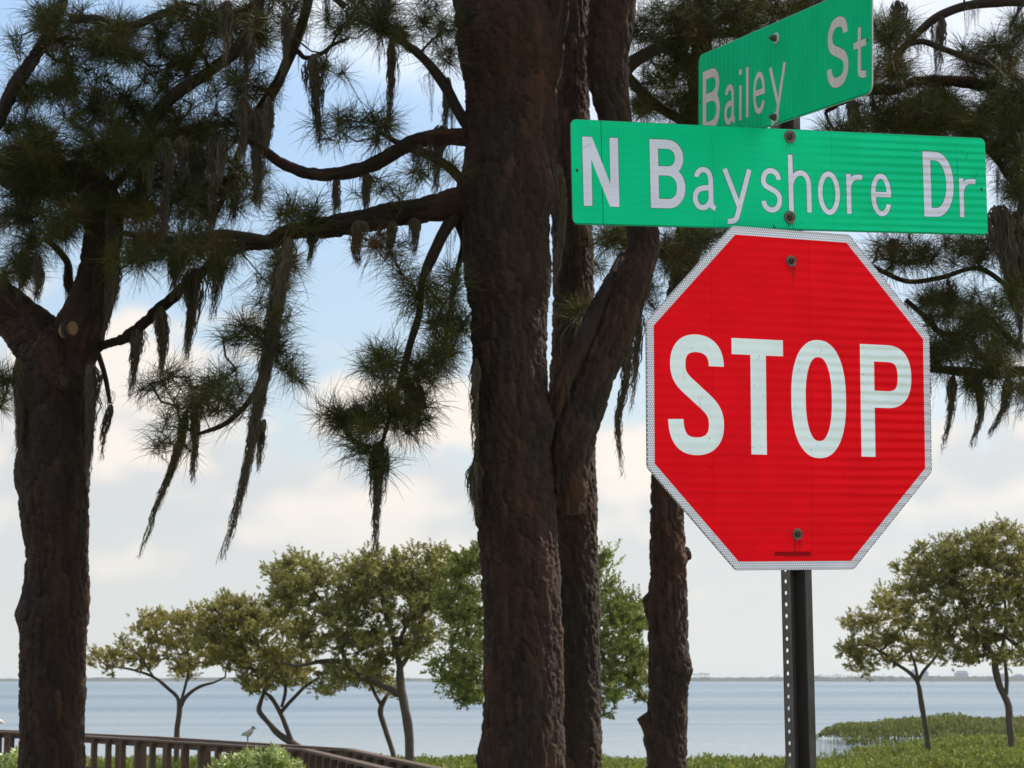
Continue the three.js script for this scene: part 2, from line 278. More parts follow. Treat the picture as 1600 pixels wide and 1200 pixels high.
const pineA = pine('pine_tree', 'tall pine with the thickest trunk, mid picture, its right fork rising behind the signs', 14,
  [[817, 1250, 64], [819, 1100, 61], [819, 1000, 60], [813, 880, 60], [806, 790, 63], [803, 700, 61], [798, 600, 58], [795, 500, 60], [792, 420, 69], [789, 330, 68], [793, 230, 68], [797, 150, 73], [792, 60, 84], [760, -60, 60], [740, -300, 52], [735, -700, 40]],
  [
    [[884, 800, 30, .1], [886, 745, 34, .05], [893, 690, 36], [914, 633, 33], [937, 567, 32], [958, 523, 31], [988, 440, 28], [1003, 395, 25], [1004, 350, 25], [988, 270, 26], [962, 190, 25], [950, 110, 32], [956, 20, 37], [965, -100, 32], [990, -400, 24]],
    [[835, 130, 40], [850, 30, 38], [862, -80, 34], [880, -400, 26]],
    [[866, 650, 12, -.05], [878, 600, 15, -.1], [908, 543, 14, -.1], [926, 497, 14, -.05], [950, 450, 12], [975, 400, 9, .2]],
    [[745, 322, 30], [715, 318, 24], [680, 325, 21], [610, 336, 19], [540, 350, 17], [500, 356, 15], [455, 362, 12], [420, 378, 11, .1], [385, 382, 10, .1], [350, 395, 9, .2], [310, 430, 8.5, .3], [250, 482, 8, .4], [200, 525, 7.5, .4], [150, 543, 7, .5]],
    [[740, 215, 15], [700, 214, 13], [655, 218, 12], [612, 240, 11], [570, 262, 11], [500, 273, 10], [455, 263, 8.5], [422, 243, 7], [400, 226, 5], [382, 217, 3]],
    [[745, 215, 8], [722, 183, 9], [690, 125, 9], [655, 85, 7], [620, 60, 6], [560, 30, 4]],
    [[740, 305, 9], [724, 285, 8], [702, 262, 7.5], [665, 240, 7], [632, 228, 5], [590, 205, 3]],
    [[715, 330, 12], [694, 362, 9], [678, 395, 8], [660, 440, 6.5], [655, 490, 6], [640, 540, 6], [630, 580, 5.5], [615, 630, 4], [598, 690, 3]],
    [[425, 376, 7, -.1], [385, 370, 8, -.1], [345, 366, 8, -.1], [300, 378, 7, 0], [245, 372, 6, .1], [190, 364, 4, .2]],
    [[452, 362, 7], [445, 400, 6], [432, 470, 6], [420, 540, 5.5], [400, 610, 5], [355, 660, 4], [305, 680, 3]],
    [[716, 345, 7, .2], [724, 380, 5, .3], [712, 430, 4, .4], [700, 500, 3, .4]],
  ],
  [[530, 20, 130, 35, 26], [650, 25, 70, 40, 20], [690, 85, 25, 25, 4], [560, 200, 70, 30, 16], [470, 325, 60, 35, 12], [600, 285, 60, 30, 9], [680, 255, 40, 25, 6], [600, 390, 45, 25, 7],
    [430, 460, 35, 50, 8], [380, 510, 35, 40, 8], [285, 620, 65, 42, 20], [365, 605, 45, 40, 12], [455, 580, 22, 22, 5], [265, 685, 35, 18, 5], [420, 545, 30, 35, 6],
    [590, 568, 38, 26, 11], [605, 615, 45, 26, 11], [545, 660, 36, 26, 11], [520, 648, 20, 20, 6], [645, 640, 30, 35, 9], [580, 715, 24, 22, 6], [605, 650, 38, 35, 10], [655, 585, 22, 18, 5], [690, 560, 42, 22, 10], [670, 480, 25, 25, 6], [285, 378, 90, 20, 24], [200, 398, 50, 26, 10], [350, 400, 45, 20, 9], [440, 400, 40, 25, 9],
    [700, 440, 28, 35, 8], [705, 500, 25, 35, 8], [640, 435, 25, 28, 5], [700, 540, 25, 18, 6], [520, 120, 30, 20, 3],
    [780, -480, 640, 190, 620, -4.2, 2.6], [700, -150, 260, 90, 60, 0, 1.6], [850, -350, 300, 130, 80, 0, 2.2], [1000, -200, 160, 110, 40, .5, 2], [800, -600, 220, 130, 50, 0, 2]],  // wide forward crown above the view, placed to darken the trunks
  101, { dense: 1.0, bumps: [[748, 745, 30, 9], [840, 440, 40, 14, -.2], [850, 660, 35, 14, -.15], [862, 300, 45, 12, -.1], [735, 300, 40, 14], [752, 1185, 30, 9]] });
const pineB = pine('pine_tree', 'straight pine standing close behind the forked trunk, its right edge sunlit', 16.5,
  [[895, 1260, 45], [895, 1100, 44], [893, 950, 43], [892, 800, 40], [893, 650, 35], [896, 450, 32], [890, 250, 32], [890, 50, 31], [892, -150, 28], [900, -600, 20]],
  [[[900, 90, 8], [925, 60, 6], [960, 20, 5], [1000, -20, 4]], [[893, 500, 5], [905, 490, 4], [912, 484, 3]]],
  [[906, 484, 8, 6, 3, -.8, .1], [925, 400, 25, 50, 7], [880, -200, 200, 120, 60, 0, 2], [900, -500, 200, 140, 50, 0, 2]],
  140, { nr: 80, step: 0.014 });
const pineC = pine('pine_tree', 'slimmer pine with sawn branch stubs rising behind the left edge of the stop sign', 15,
  [[1040, 1260, 31], [1042, 1180, 30], [1043, 1120, 30], [1044, 1050, 31], [1044, 960, 30], [1043, 880, 27], [1042, 800, 25], [1048, 650, 24], [1062, 480, 22], [1075, 380, 20], [1085, 250, 18], [1095, 100, 16], [1105, -100, 13], [1120, -400, 9]],
  [[[1070, 400, 12], [1020, 392, 10], [985, 380, 9], [960, 372, 7]], [[1088, 200, 10], [1060, 185, 8], [1020, 160, 8], [985, 125, 9], [968, 105, 9], [960, 95, 6]],
    [[965, 130, 12, -.4], [985, 100, 11, -.4], [1020, 78, 10, -.4], [1065, 62, 9, -.3], [1110, 52, 8, -.2], [1160, 55, 6], [1200, 70, 4]], [[1098, 60, 8], [1140, 20, 7], [1200, 0, 5], [1260, -15, 4]]],
  [[1045, 45, 75, 45, 30], [1045, 140, 55, 40, 18], [1100, 100, 60, 70, 26], [1130, 20, 90, 35, 34], [1230, 10, 70, 25, 18], [1000, 165, 20, 15, 4], [970, 372, 50, 18, 10], [1060, 400, 45, 40, 14], [1100, 375, 50, 25, 12], [1000, 460, 20, 35, 5], [1110, 180, 40, 40, 14],
    [1300, -480, 350, 180, 330, -4, 2.4], [1110, -120, 220, 90, 60, 0, 1.8], [1130, -350, 200, 120, 50, 0, 2]],  // unseen foliage overhead, thickened to shade the trunks below
  170, { dense: 1.3, nr: 64, step: 0.014, bumps: [[1070, 875, 15, 9, -.1], [1074, 1045, 24, 10, -.1], [1014, 950, 22, 7], [1045, 870, 30, 3]], tint: [1.25, 1.15, 1.1],
    stubs: [[[1040, 1190, 26], [1028, 1150, 24], [1014, 1128, 14], [1006, 1116, 12]], [[1035, 965, 24], [1020, 945, 14], [1012, 934, 10], [1008, 930, 6]], [[1050, 882, 20], [1066, 868, 13], [1076, 864, 10], [1079, 863, 6]]] });
const pineL = pine('pine_tree', 'thick forked pine at the left edge with two pale saw cuts', 14.5,
  [[80, 1270, 51], [82, 1130, 49], [84, 1000, 50], [85, 960, 52], [89, 870, 48], [84, 780, 54], [85, 680, 56], [84, 600, 62], [76, 552, 60], [58, 530, 44], [25, 495, 36], [-20, 455, 34], [-90, 380, 30], [-150, 200, 26], [-190, -100, 20]],
  [
    [[95, 590, 44], [118, 530, 42], [145, 460, 34], [158, 390, 30], [163, 330, 28], [150, 292, 26], [112, 276, 25], [60, 285, 22], [10, 270, 20, .3], [-60, 200, 16, .5], [-110, 40, 12, .6]],
    [[-120, 250, 15, -.2], [-60, 240, 14, -.2], [-10, 195, 12, -.2], [25, 130, 11, -.2], [60, 80, 10, -.1], [85, 35, 9], [105, -20, 8], [130, -100, 6]],
    [[165, 300, 9], [190, 278, 8, -.1], [215, 250, 9, -.2], [232, 200, 10, -.2], [270, 150, 11, -.3], [330, 110, 10, -.3], [378, 70, 10, -.3], [400, 30, 9, -.3], [410, -40, 8, -.3]],
    [[340, 330, 5, .2], [400, 180, 8, .1], [425, 145, 8], [450, 95, 8], [470, 45, 8], [485, -10, 8], [495, -90, 7]],
    [[448, 100, 5], [464, 80, 4.5], [476, 90, 4], [501, 84, 3.5], [520, 70, 3], [545, 60, 2]],
    [[250, 210, 7, -.2], [300, 200, 6], [340, 195, 5], [380, 195, 4]],
    [[300, 310, 7, .2], [340, 285, 7, .1], [380, 275, 5], [300, 320, 4]].slice(0, 3),
    [[110, 30, 7], [150, 30, 7], [200, 42, 7], [245, 25, 6], [290, 5, 5]],
    [[160, 480, 9, .2], [110, 450, 8, .3], [105, 410, 6, .3], [70, 370, 5, .3]],
    [[150, 545, 5], [165, 590, 4], [172, 630, 3]],
    [[420, -30, 8], [470, -40, 6], [540, 10, 5]],
  ],
  [[110, 50, 90, 45, 26], [200, 85, 110, 55, 40], [310, 50, 90, 55, 32], [130, 205, 115, 75, 58], [40, 255, 65, 45, 30], [230, 230, 95, 60, 44], [320, 180, 75, 60, 26], [60, 335, 80, 50, 40], [225, 325, 95, 40, 34], [335, 285, 85, 45, 26], [375, 120, 45, 45, 12], [290, 395, 55, 30, 8], [0, 610, 22, 25, 6], [410, 25, 70, 35, 18], [20, 410, 40, 30, 10], [70, 130, 50, 30, 10],
    [0, -480, 420, 190, 380, -4, 2.6], [50, -120, 200, 80, 50, 0, 1.8], [350, -130, 200, 80, 50, 0, 1.8], [150, -350, 300, 130, 60, 0, 2.2]],  // crown out of view, spread forward to keep sky light off the trunks
  200, { dense: 1.5, bumps: [[34, 960, 22, 9], [35, 740, 40, 7], [130, 690, 26, 5], [100, 600, 20, 3]] });
{
  const cut = new THREE.MeshStandardMaterial({ map: dataTex(128, 128, (u, v) => { const d = Math.hypot(u - .5, v - .52), k = 0.9 + 0.12 * Math.sin(d * 90 + 3 * tile(u, v, 4, 4, 1)) + .15 * (tile(u, v, 9, 9, 4) - .5); return [.60 * k, .49 * k, .34 * k]; }, true), roughness: 0.9 }), grey = cut.clone(); grey.color = lin(.17, .15, .12);
  for (const [x, y, r, nx, old] of [[107, 515, 10, .75, 0], [99, 598, 8, .2, 1]]) {
    const p = at(x, y, 14.5 - 0.30), g = new THREE.CylinderGeometry(r * 14.5 / F, r * 16 / F, 0.12, 28, 1).rotateX(Math.PI / 2);
    const m = obj('saw_cut', g, old ? grey : cut, pineL); m.position.add(p); m.rotation.set(-0.1, nx, 0.1); m.scale.set(.82, 1.05, 1); const co = obj('bark_collar', new THREE.TorusGeometry(r * 15.2 / F, r * 4.5 / F, 10, 36), limbMat, pineL); co.position.add(p); co.position.z += .03; co.rotation.copy(m.rotation); co.scale.set(.84, 1.07, 1.6); m.userData.label = old ? 'weathered round saw cut' : 'pale fresh saw cut';
  }
}
const pineD = pine('pine_tree', 'pine at the right edge whose mossy branches reach in beside the street signs', 15,
  [[1840, 1300, 52], [1838, 900, 48], [1830, 600, 44], [1820, 300, 40], [1815, 0, 36], [1800, -500, 28]],
  [
    [[1825, 240, 14], [1700, 185, 12], [1600, 155, 10], [1560, 140, 9.5], [1520, 130, 9], [1470, 126, 8.5], [1430, 128, 8], [1395, 140, 9], [1365, 140, 8], [1330, 150, 6], [1290, 175, 4]],
    [[1818, 60, 12], [1700, 10, 9], [1600, 4, 8], [1540, 5, 7.5], [1500, 12, 7], [1460, 30, 7], [1430, 55, 6], [1400, 90, 6], [1390, 120, 7]],
    [[1600, 130, 6], [1560, 105, 6], [1510, 90, 5.5], [1470, 75, 5], [1440, 65, 5], [1420, 70, 4]],
    [[1832, 600, 12], [1700, 585, 10], [1610, 580, 8.5], [1560, 584, 8], [1500, 580, 7], [1455, 576, 5.5], [1430, 573, 4]],
    [[1560, 582, 6], [1530, 550, 5], [1510, 525, 4.5], [1470, 520, 4.5], [1440, 490, 4], [1415, 468, 3.5]],
    [[1830, 480, 7], [1700, 470, 6], [1600, 540, 5], [1560, 515, 4], [1530, 510, 3], [1500, 535, 3]],
    [[1825, 330, 9], [1700, 330, 8], [1600, 300, 7], [1540, 230, 6], [1480, 195, 5], [1420, 165, 4]],
    [[1600, 470, 4], [1530, 420, 4], [1470, 434, 4], [1420, 440, 4], [1380, 425, 3.5], [1345, 405, 3]],
    [[1600, 300, 6], [1590, 360, 6], [1585, 420, 5], [1600, 480, 4]],
  ],
  [[1400, 50, 40, 40, 11], [1390, 115, 35, 35, 13], [1440, 165, 55, 35, 24], [1545, 90, 40, 40, 14], [1595, 70, 30, 45, 10], [1590, 150, 45, 45, 18], [1480, 190, 80, 25, 28], [1560, 200, 55, 35, 24], [1400, 190, 50, 25, 14], [1595, 265, 35, 50, 14], [1585, 350, 25, 40, 5], [1340, 195, 50, 18, 10],
    [1400, 385, 40, 22, 7], [1475, 395, 45, 28, 9], [1530, 385, 40, 30, 7], [1470, 480, 40, 28, 11], [1530, 490, 50, 35, 16], [1595, 455, 22, 30, 5], [1490, 548, 45, 22, 15], [1560, 560, 45, 28, 12], [1595, 610, 22, 22, 5], [1530, 600, 35, 16, 5],
    [1700, 200, 120, 150, 50, 0, 1.5], [1720, 480, 100, 100, 24], [1600, -120, 220, 80, 60, 0, 1.8], [1750, -350, 260, 130, 60, 0, 2.2]],
  230, { nr: 60, step: 0.03, dense: 1.45 });

// ------------------------------------------------------------------ Spanish moss
const mossMat = new THREE.MeshStandardMaterial({ color: lin(.105, .086, .056), roughness: 1 });
function mossGeo(seed, pts, wTop, wEnd, strands) {
  const r = rngOf(seed), c = new THREE.CatmullRomCurve3(pts), L = c.getLength(), pos = [], idx = [], p = V(), tails = Array.from({ length: 3 + Math.floor(4 * r()) }, (_, i) => ({ x: i ? (r() - .5) * 2 : 0, z: (r() - .5) * 1.4, e: i ? .3 + .6 * r() : 1, w: .3 + .4 * r() }));
  for (let s = 0; s < strands; s++) {
    const a = r() * 6.283, q = Math.sqrt(r()), k9 = Math.floor(r() * r() * tails.length), tl = tails[k9], t0 = 0.35 * r() * r(), t1 = s < 2 ? 1 : Math.max(t0 + .08, Math.min(1, tl.e * (0.35 + 0.65 * Math.pow(r(), .6)))), n = Math.max(5, Math.round((t1 - t0) * L / 0.03)), ph = r() * 9, w0 = 0.0035 + 0.0035 * r(), ox = tl.x + Math.cos(a) * q * tl.w, oz = tl.z + Math.sin(a) * q * tl.w, sd = V(r() - .5, 0, r() - .5).normalize();
    let last = -1;
    for (let i = 0; i <= n; i++) {
      const t = mix(t0, t1, i / n); c.getPoint(Math.min(1, t), p);
      const w = mix(wTop, wEnd, Math.pow(t, 0.8)) * sstep(-.12, .18, t) * (0.7 + .6 * noise3(t * 5 * L, seed, 0)), wig = 0.026 * Math.min(1, i / 2);
      const x = p.x + ox * w + (noise3(t * L * 16, s, 1 + ph) - .5) * 2 * wig, z = p.z + oz * w * .7 + (noise3(t * L * 16, s, 7 + ph) - .5) * 2 * wig, y = p.y + (noise3(t * L * 12, s, 3) - .5) * wig, k = w0 * (1 - .7 * i / n) * (0.6 + .8 * r());
      const b = pos.length / 3; pos.push(x + sd.x * k, y, z + sd.z * k, x - sd.x * k, y, z - sd.z * k);
      if (last >= 0) idx.push(last, last + 1, b, last + 1, b + 1, b); last = b;
      if (r() < 0.65) { const e = pos.length / 3; const ex = x + (r() - .5) * .05, ey = y - .02 - .05 * r(); pos.push(x, y + .002, z, x + .0022, y - .002, z, ex, ey, z + (r() - .5) * .05); idx.push(e, e + 1, e + 2); }
    }
  }
  return geo(pos, idx);
}
{
  const big = [   // sighted polyline, half width at top and end, strands, depth, label
    [[[455, 372], [437, 440], [425, 520], [405, 620], [393, 690], [374, 780], [345, 878]], 14, 2.5, 150, 13.5, 'longest grey beard of Spanish moss, sweeping down left of the thick trunk'],
    [[[402, 170], [402, 230], [404, 330]], 19, 4, 110, 14, 'broad dark beard of moss under the upper left canopy, beside the open sky'],
    [[[490, 85], [494, 150], [500, 236]], 14, 2, 70, 14.2, 'dark tapering moss beard hanging alone from a bare twig against blue sky'],
    [[[613, 58], [610, 130], [606, 236]], 6, 4, 50, 13.9, 'straight rope-like strand of moss hanging above the fan of pine needles'],
    [[[292, 640], [272, 720], [245, 790], [218, 870]], 7, 1, 34, 14.1, 'thin wind-blown moss strand, lowest on the left beside the leaning beard'],
    [[[303, 618], [304, 690], [300, 755]], 13, 2, 55, 14, 'stubby moss beard beneath the low left needle cluster'],
    [[[300, 418], [298, 490], [290, 565]], 20, 3, 100, 14.2, 'wide ragged moss curtain under the long branch between the left and middle trunks'],
    [[[215, 510], [212, 560], [203, 622]], 13, 2, 55, 14.4, 'moss tuft under the branch tip next to the left trunk'],
    [[[594, 690], [593, 740], [588, 800], [586, 872]], 15, 1, 70, 14, 'pointed moss beard hanging below the lowest middle needle cluster'],
    [[[560, 345], [556, 380], [560, 415]], 16, 3, 60, 13.9, 'short sunlit-edged moss tuft under the thick level branch'],
    [[[690, 195], [684, 250], [680, 305]], 11, 3, 50, 14, 'moss fringe close to the middle trunk under the sunlit bare branch'],
    [[[575, 270], [573, 300], [572, 340]], 11, 4, 44, 14, 'moss wad between the two level branches of the middle pine'],
    [[[28, 560], [30, 630], [26, 705]], 13, 3, 60, 14.3, 'moss hanging along the left side of the left trunk'],
    [[[140, 570], [142, 650], [138, 740]], 14, 4, 80, 14.2, 'moss clinging along the right side of the left trunk'],
    [[[172, 630], [162, 670], [158, 715]], 5, 1, 18, 14.3, 'small separate moss wisp just right of the left trunk'],
    [[[985, 530], [978, 600], [966, 660], [974, 748]], 8, 1, 46, 14.2, 'moss strand hanging between the forked trunk and the stop sign'],
    [[[1000, 470], [994, 560], [985, 640]], 9, 2, 40, 14.6, 'moss beard partly hidden by the left edge of the stop sign'],
    [[[1562, 320], [1572, 400], [1588, 500]], 20, 5, 110, 14.6, 'heavy dark moss beard below the right end of the lower green sign'],
    [[[1585, 330], [1592, 440], [1594, 560]], 12, 3, 60, 14.8, 'narrow moss beard at the right edge of the picture'],
    [[[1490, 585], [1486, 640], [1473, 702]], 9, 1, 46, 14.8, 'curved moss strand under the level branch right of the stop sign, leftmost there'],
    [[[1528, 590], [1533, 640], [1520, 698]], 9, 1, 46, 14.9, 'hooked moss strand under the level branch right of the stop sign, second there'],
    [[[1572, 590], [1566, 640], [1545, 680]], 9, 1, 46, 14.9, 'moss strand under the level branch right of the stop sign, nearest the picture edge'],
    [[[1472, 25], [1470, 70], [1466, 115]], 10, 4, 40, 14.9, 'pale moss fringe against white sky right of the upper sign'],
    [[[1402, 0], [1400, 40], [1398, 88]], 10, 4, 46, 14.9, 'moss beard touching the right end of the upper sign'],
    [[[872, 255], [880, 330], [868, 440]], 9, 3, 60, 13.65, 'brown moss flap along the right side of the thick trunk'],
    [[[744, 560], [742, 640], [744, 720]], 5, 2, 34, 13.8, 'thin moss fringe on the left edge of the thick trunk'],
    [[[742, 720], [741, 770], [746, 812]], 7, 3, 40, 13.8, 'moss fringe under the burl on the left edge of the thick trunk'],
    [[[525, 275], [526, 305], [527, 345]], 9, 4, 34, 14, 'little moss wad under the curved branch tip'],
    [[[655, 600], [654, 640], [650, 690]], 9, 2, 34, 14, 'moss wisp right of the lowest middle needle cluster'],
    [[[358, 0], [357, 40], [352, 100]], 9, 4, 40, 13.6, 'pale moss rope at the top edge of the left canopy'],
    [[[252, 478], [256, 530], [250, 588]], 15, 3, 90, 14.3, 'ragged moss curtain on the drooping branch end, second beard from the left trunk'],
    [[[338, 408], [336, 450], [330, 500]], 12, 3, 60, 14.1, 'thin moss curtain under the drooping branch, beside the widest ragged curtain'],
    [[[176, 320], [174, 400], [166, 520]], 10, 4, 90, 14.2, 'moss sheet clinging down the right side of the upright left fork'],
    [[[612, 345], [611, 372], [606, 402]], 11, 3, 46, 13.9, 'moss fringe under the thick level branch, middle one of three'],
    [[[648, 340], [650, 370], [646, 405]], 9, 3, 40, 13.9, 'tan-edged moss fringe under the thick level branch, nearest the trunk'],
    [[[486, 362], [487, 385], [484, 415]], 9, 2, 34, 14, 'thin moss threads under the level branch where it starts to droop'],
    [[[700, 120], [697, 175], [692, 225]], 6, 2, 24, 14, 'loose moss threads beside the thick trunk near the sunlit bare branch'],
    [[[640, 590], [641, 630], [637, 668]], 9, 3, 40, 14, 'moss tuft on the lower middle needle cluster, close to its stem'],
    [[[412, 655], [408, 690], [404, 735]], 8, 2, 34, 14, 'moss tuft beside the lower end of the longest beard'],
    [[[1395, 372], [1394, 395], [1391, 425]], 7, 2, 28, 14.9, 'little moss tuft just below the lower green sign at its right half'],
    [[[1585, 200], [1588, 250], [1584, 320]], 16, 5, 80, 14.8, 'brown moss mass at the right picture edge above the heavy beard'],
    [[[1330, 155], [1332, 180], [1330, 205]], 12, 5, 46, 14.9, 'moss under the branch between the two green signs'],
  ];
  big.forEach(([pl, a, b, n, d, label], i) => { const s = d / F; const m = obj('spanish_moss', mossGeo(300 + i, pl.map(([x, y]) => at(x, y, d)), a * s * 1.35, b * s * 1.5, Math.round(n * 1.9)), mossMat); tag(m, label, 'moss'); });
  [[235, 205, 300], [262, 215, 330], [285, 212, 290], [303, 220, 345], [330, 290, 370], [345, 212, 290], [180, 405, 480], [60, 400, 470], [35, 385, 460], [385, 60, 150], [445, 20, 120], [380, 150, 250], [330, 215, 330], [270, 395, 470], [365, 280, 350], [420, 150, 225], [255, 300, 380]].forEach(([x, y, e], i) => { const d = 13.8 + .1 * (i % 5), s = d / F, m = obj('spanish_moss', mossGeo(700 + i, [at(x, y, d), at(x + 2, (y + e) / 2, d), at(x - 3, e, d)], (8 + 2.2 * (i % 5)) * s, 3 * s, 60 + 14 * (i % 4)), mossMat); tag(m, 'hanging moss beard among the dark needles of the upper left canopy', 'moss', 'moss beards in the upper left canopy'); });
  const r = rngOf(77);
  const protos = [0, 1, 2, 3, 4].map((k) => mossGeo(400 + k, [V(0, 0, 0), V(.01 * k - .02, -.5, 0), V(-.05 + .02 * k, -1, .02)], .20 + .05 * k, .03, 30));
  const near = MOSSPTS.filter((p) => { const c = p.clone().sub(camera.position), b = c.y * SP - c.z * CP, y = 600 - F * (c.y * CP + c.z * SP) / b, x = 800 + F * c.x / b; return x > -30 && x < 1630 && y > -30 && y < 640; });
  for (let i = 0; i < 210; i++) {
    const p = near[Math.floor(r() * near.length)].clone(); p.y -= 0.01; p.z += (r() - .5) * .1;
    const m = obj('moss_tuft', protos[Math.floor(r() * 5)], mossMat); m.position.copy(p); const s = 0.10 + 0.42 * r() * r(); m.scale.set(s * (0.6 + .5 * r()), s, s * .7); m.rotation.y = 0;
    { const c = p.clone().sub(camera.position), b = c.y * SP - c.z * CP, X = 800 + F * c.x / b, Y = 600 - F * (c.y * CP + c.z * SP) / b, where = X < 340 ? (Y < 360 ? 'in the dense canopy at the upper left' : 'on branches right of the forked left pine') : X < 740 ? (Y < 300 ? 'on the upper branches left of the thick trunk' : 'under the long level branch left of the thick trunk') : X < 1340 ? 'on the branches behind the street signs' : Y < 350 ? 'on the branches right of the upper green sign' : 'on the branches right of the stop sign'; tag(m, 'small tuft of Spanish moss ' + where, 'moss', 'small moss tufts ' + where); }
  }
}
// ------------------------------------------------------------------ broad-leaved shore trees and shrubs
function makeSprig(seed, n, L, wd) {
  const r = rngOf(seed), pos = [], idx = [];
  for (let i = 0; i < n; i++) {
    const a = i * 2.4 + r(), th = 0.35 + 1.0 * r(), y0 = -L * 1.6 * (1 - i / n), l = L * (.7 + .5 * r()), d = V(Math.sin(th) * Math.cos(a), Math.cos(th), Math.sin(th) * Math.sin(a)), sd = V().crossVectors(d, V(r() - .5, 1, r() - .5)).normalize(), nn = V().crossVectors(sd, d), o = pos.length / 3, b = V(0, y0, 0);
    const P = (t, w, f) => { const q = b.clone().addScaledVector(d, t * l).addScaledVector(sd, w * wd).addScaledVector(nn, f * wd); pos.push(q.x, q.y, q.z); };
    P(0, 0, 0); P(.5, .5, .18); P(.55, 0, -.05); P(.5, -.5, .18); P(1, 0, -.25);
    idx.push(o, o + 1, o + 2, o, o + 2, o + 3, o + 1, o + 4, o + 2, o + 2, o + 4, o + 3);
  }
  return geo(pos, idx);
}
const leafMat = new THREE.MeshPhysicalMaterial({ color: lin(.245, .244, .066), roughness: 0.7, specularIntensity: .4, transmission: 0.42, thickness: 0 });
const sprigs = [makeSprig(11, 10, .075, .034), makeSprig(12, 12, .07, .032), makeSprig(13, 9, .085, .036)];
const hedgeMat = new THREE.MeshPhysicalMaterial({ color: lin(.19, .24, .042), roughness: 0.7, specularIntensity: .4, transmission: 0.38, thickness: 0 });
function shoreTree(label, D, trunks, blobs, seed, { per = 46, clump = 0.34, tint = [1, 1, 1], scale = 1, spread = 1.3 } = {}) {
  const base = at(trunks[0][0][0], trunks[0][0][1], D), root = thing('shore_tree', label, 'tree', base), r = rngOf(seed), anchors = [];
  trunks.forEach((l, i) => { const g = limbFrom(l.map(([x, y, w, z]) => [x, y, w * .86, z]), D, { nr: 12, step: 0.05, wob: 0.3, seed: seed + i }); obj(i ? 'limb' : 'trunk', g, greyBark, root); anchors.push(...samples(g, 0.25).slice(i ? 1 : 6)); });
  const tips = [], M = [[], [], []], C = [[], [], []];
  for (const [x, y, rx, ry, n, dz = 0] of blobs) for (let i = 0; i < n * 1.7; i++) {
    let u, v, w; do { u = r() * 2 - 1; v = r() * 2 - 1; w = r() * 2 - 1; } while (u * u + v * v + w * w > 1);
    tips.push(at(x + u * rx * 1.2, y + v * ry * 1.18, D + dz + w * spread));
  }
  const { geometry, dirs } = growTwigs(r, anchors, tips, { r0: 0.0055, max: 0.05, up: 0.06 });
  obj('twigs', geometry, greyBark.clone(), root, true).material.map = null;
  root.children[root.children.length - 1].material.color.copy(lin(.085, .068, .052));
  tips.forEach((t, i) => {
    const cl = 0.45 + 0.8 * r();
    for (let q = 0; q < per * .34 * (.4 + .75 * cl); q++) {
      const a = r() * 6.283, z = r() * 2 - 1, R = clump * Math.pow(r(), 0.55) * cl, e = Math.sqrt(1 - z * z), p = t.clone().add(V(e * Math.cos(a) * R * 1.15, z * R * .8, e * Math.sin(a) * R)), d = p.clone().sub(t).normalize().add(V(0, .55, 0)).addScaledVector(dirs[i], .4).normalize(), k = Math.floor(r() * 3);
      M[k].push(placeOn(r, p, d, scale * (.75 + .5 * r()))); const b = (0.7 + 0.6 * r()) * (.7 + .6 * hash3(i, seed, 2)), y = Math.pow(r(), 4); C[k].push(lin(b * tint[0] * (1 + .35 * y), b * tint[1] * (1 + .2 * y), b * tint[2]));
    }
  });
  sprigs.forEach((g, k) => inst('leaves', g, leafMat, M[k], C[k], root));
  return root;
}
shoreTree('small round-topped shore tree farthest left, on a single thin trunk behind the railing', 56,
  [[[274, 1215, 5], [276, 1180, 5], [277, 1140, 5], [281, 1108, 5], [277, 1090, 3.5], [262, 1075, 3], [240, 1058, 2.5], [205, 1046, 2], [165, 1040, 1.5]], [[281, 1108, 4], [290, 1090, 3.5], [310, 1074, 3], [335, 1066, 2], [352, 1058, 1.5]], [[282, 1100, 3], [290, 1070, 2.5], [296, 1040, 2], [290, 1000, 1.5]], [[240, 1058, 2], [225, 1030, 2], [235, 1000, 1.3]]],
  [[175, 1028, 32, 14, 10], [230, 1010, 45, 30, 20], [270, 980, 50, 28, 22], [310, 1000, 45, 35, 18], [300, 1042, 45, 14, 8], [245, 968, 20, 10, 3], [340, 1010, 25, 30, 8], [320, 960, 25, 15, 5]], 501, { tint: [1.2, 1.08, 1], per: 38 });
shoreTree('crooked shore tree leaning left from a forked base behind the leafy bush', 53,
  [[[505, 1210, 9], [478, 1178, 8], [455, 1160, 7], [436, 1147, 6], [420, 1130, 5], [405, 1110, 4.5], [408, 1095, 4], [413, 1075, 3], [400, 1055, 2]], [[456, 1160, 5], [448, 1138, 4.5], [437, 1112, 4], [425, 1092, 4], [412, 1080, 3]], [[438, 1114, 4], [455, 1095, 3.5], [478, 1072, 3], [500, 1058, 2.5]], [[440, 1105, 3], [446, 1080, 3], [442, 1050, 2.5], [420, 1020, 2]]],
  [[345, 962, 35, 22, 14], [390, 980, 45, 28, 22], [330, 1000, 30, 30, 10], [400, 1035, 42, 32, 22], [450, 1000, 35, 40, 18], [410, 1065, 30, 15, 8], [465, 1050, 25, 20, 8], [370, 1010, 30, 25, 10], [425, 958, 30, 12, 6], [350, 940, 15, 8, 3], [440, 1040, 30, 25, 8], [385, 945, 20, 10, 4]], 502, { tint: [1.05, 1, .95], per: 46 });
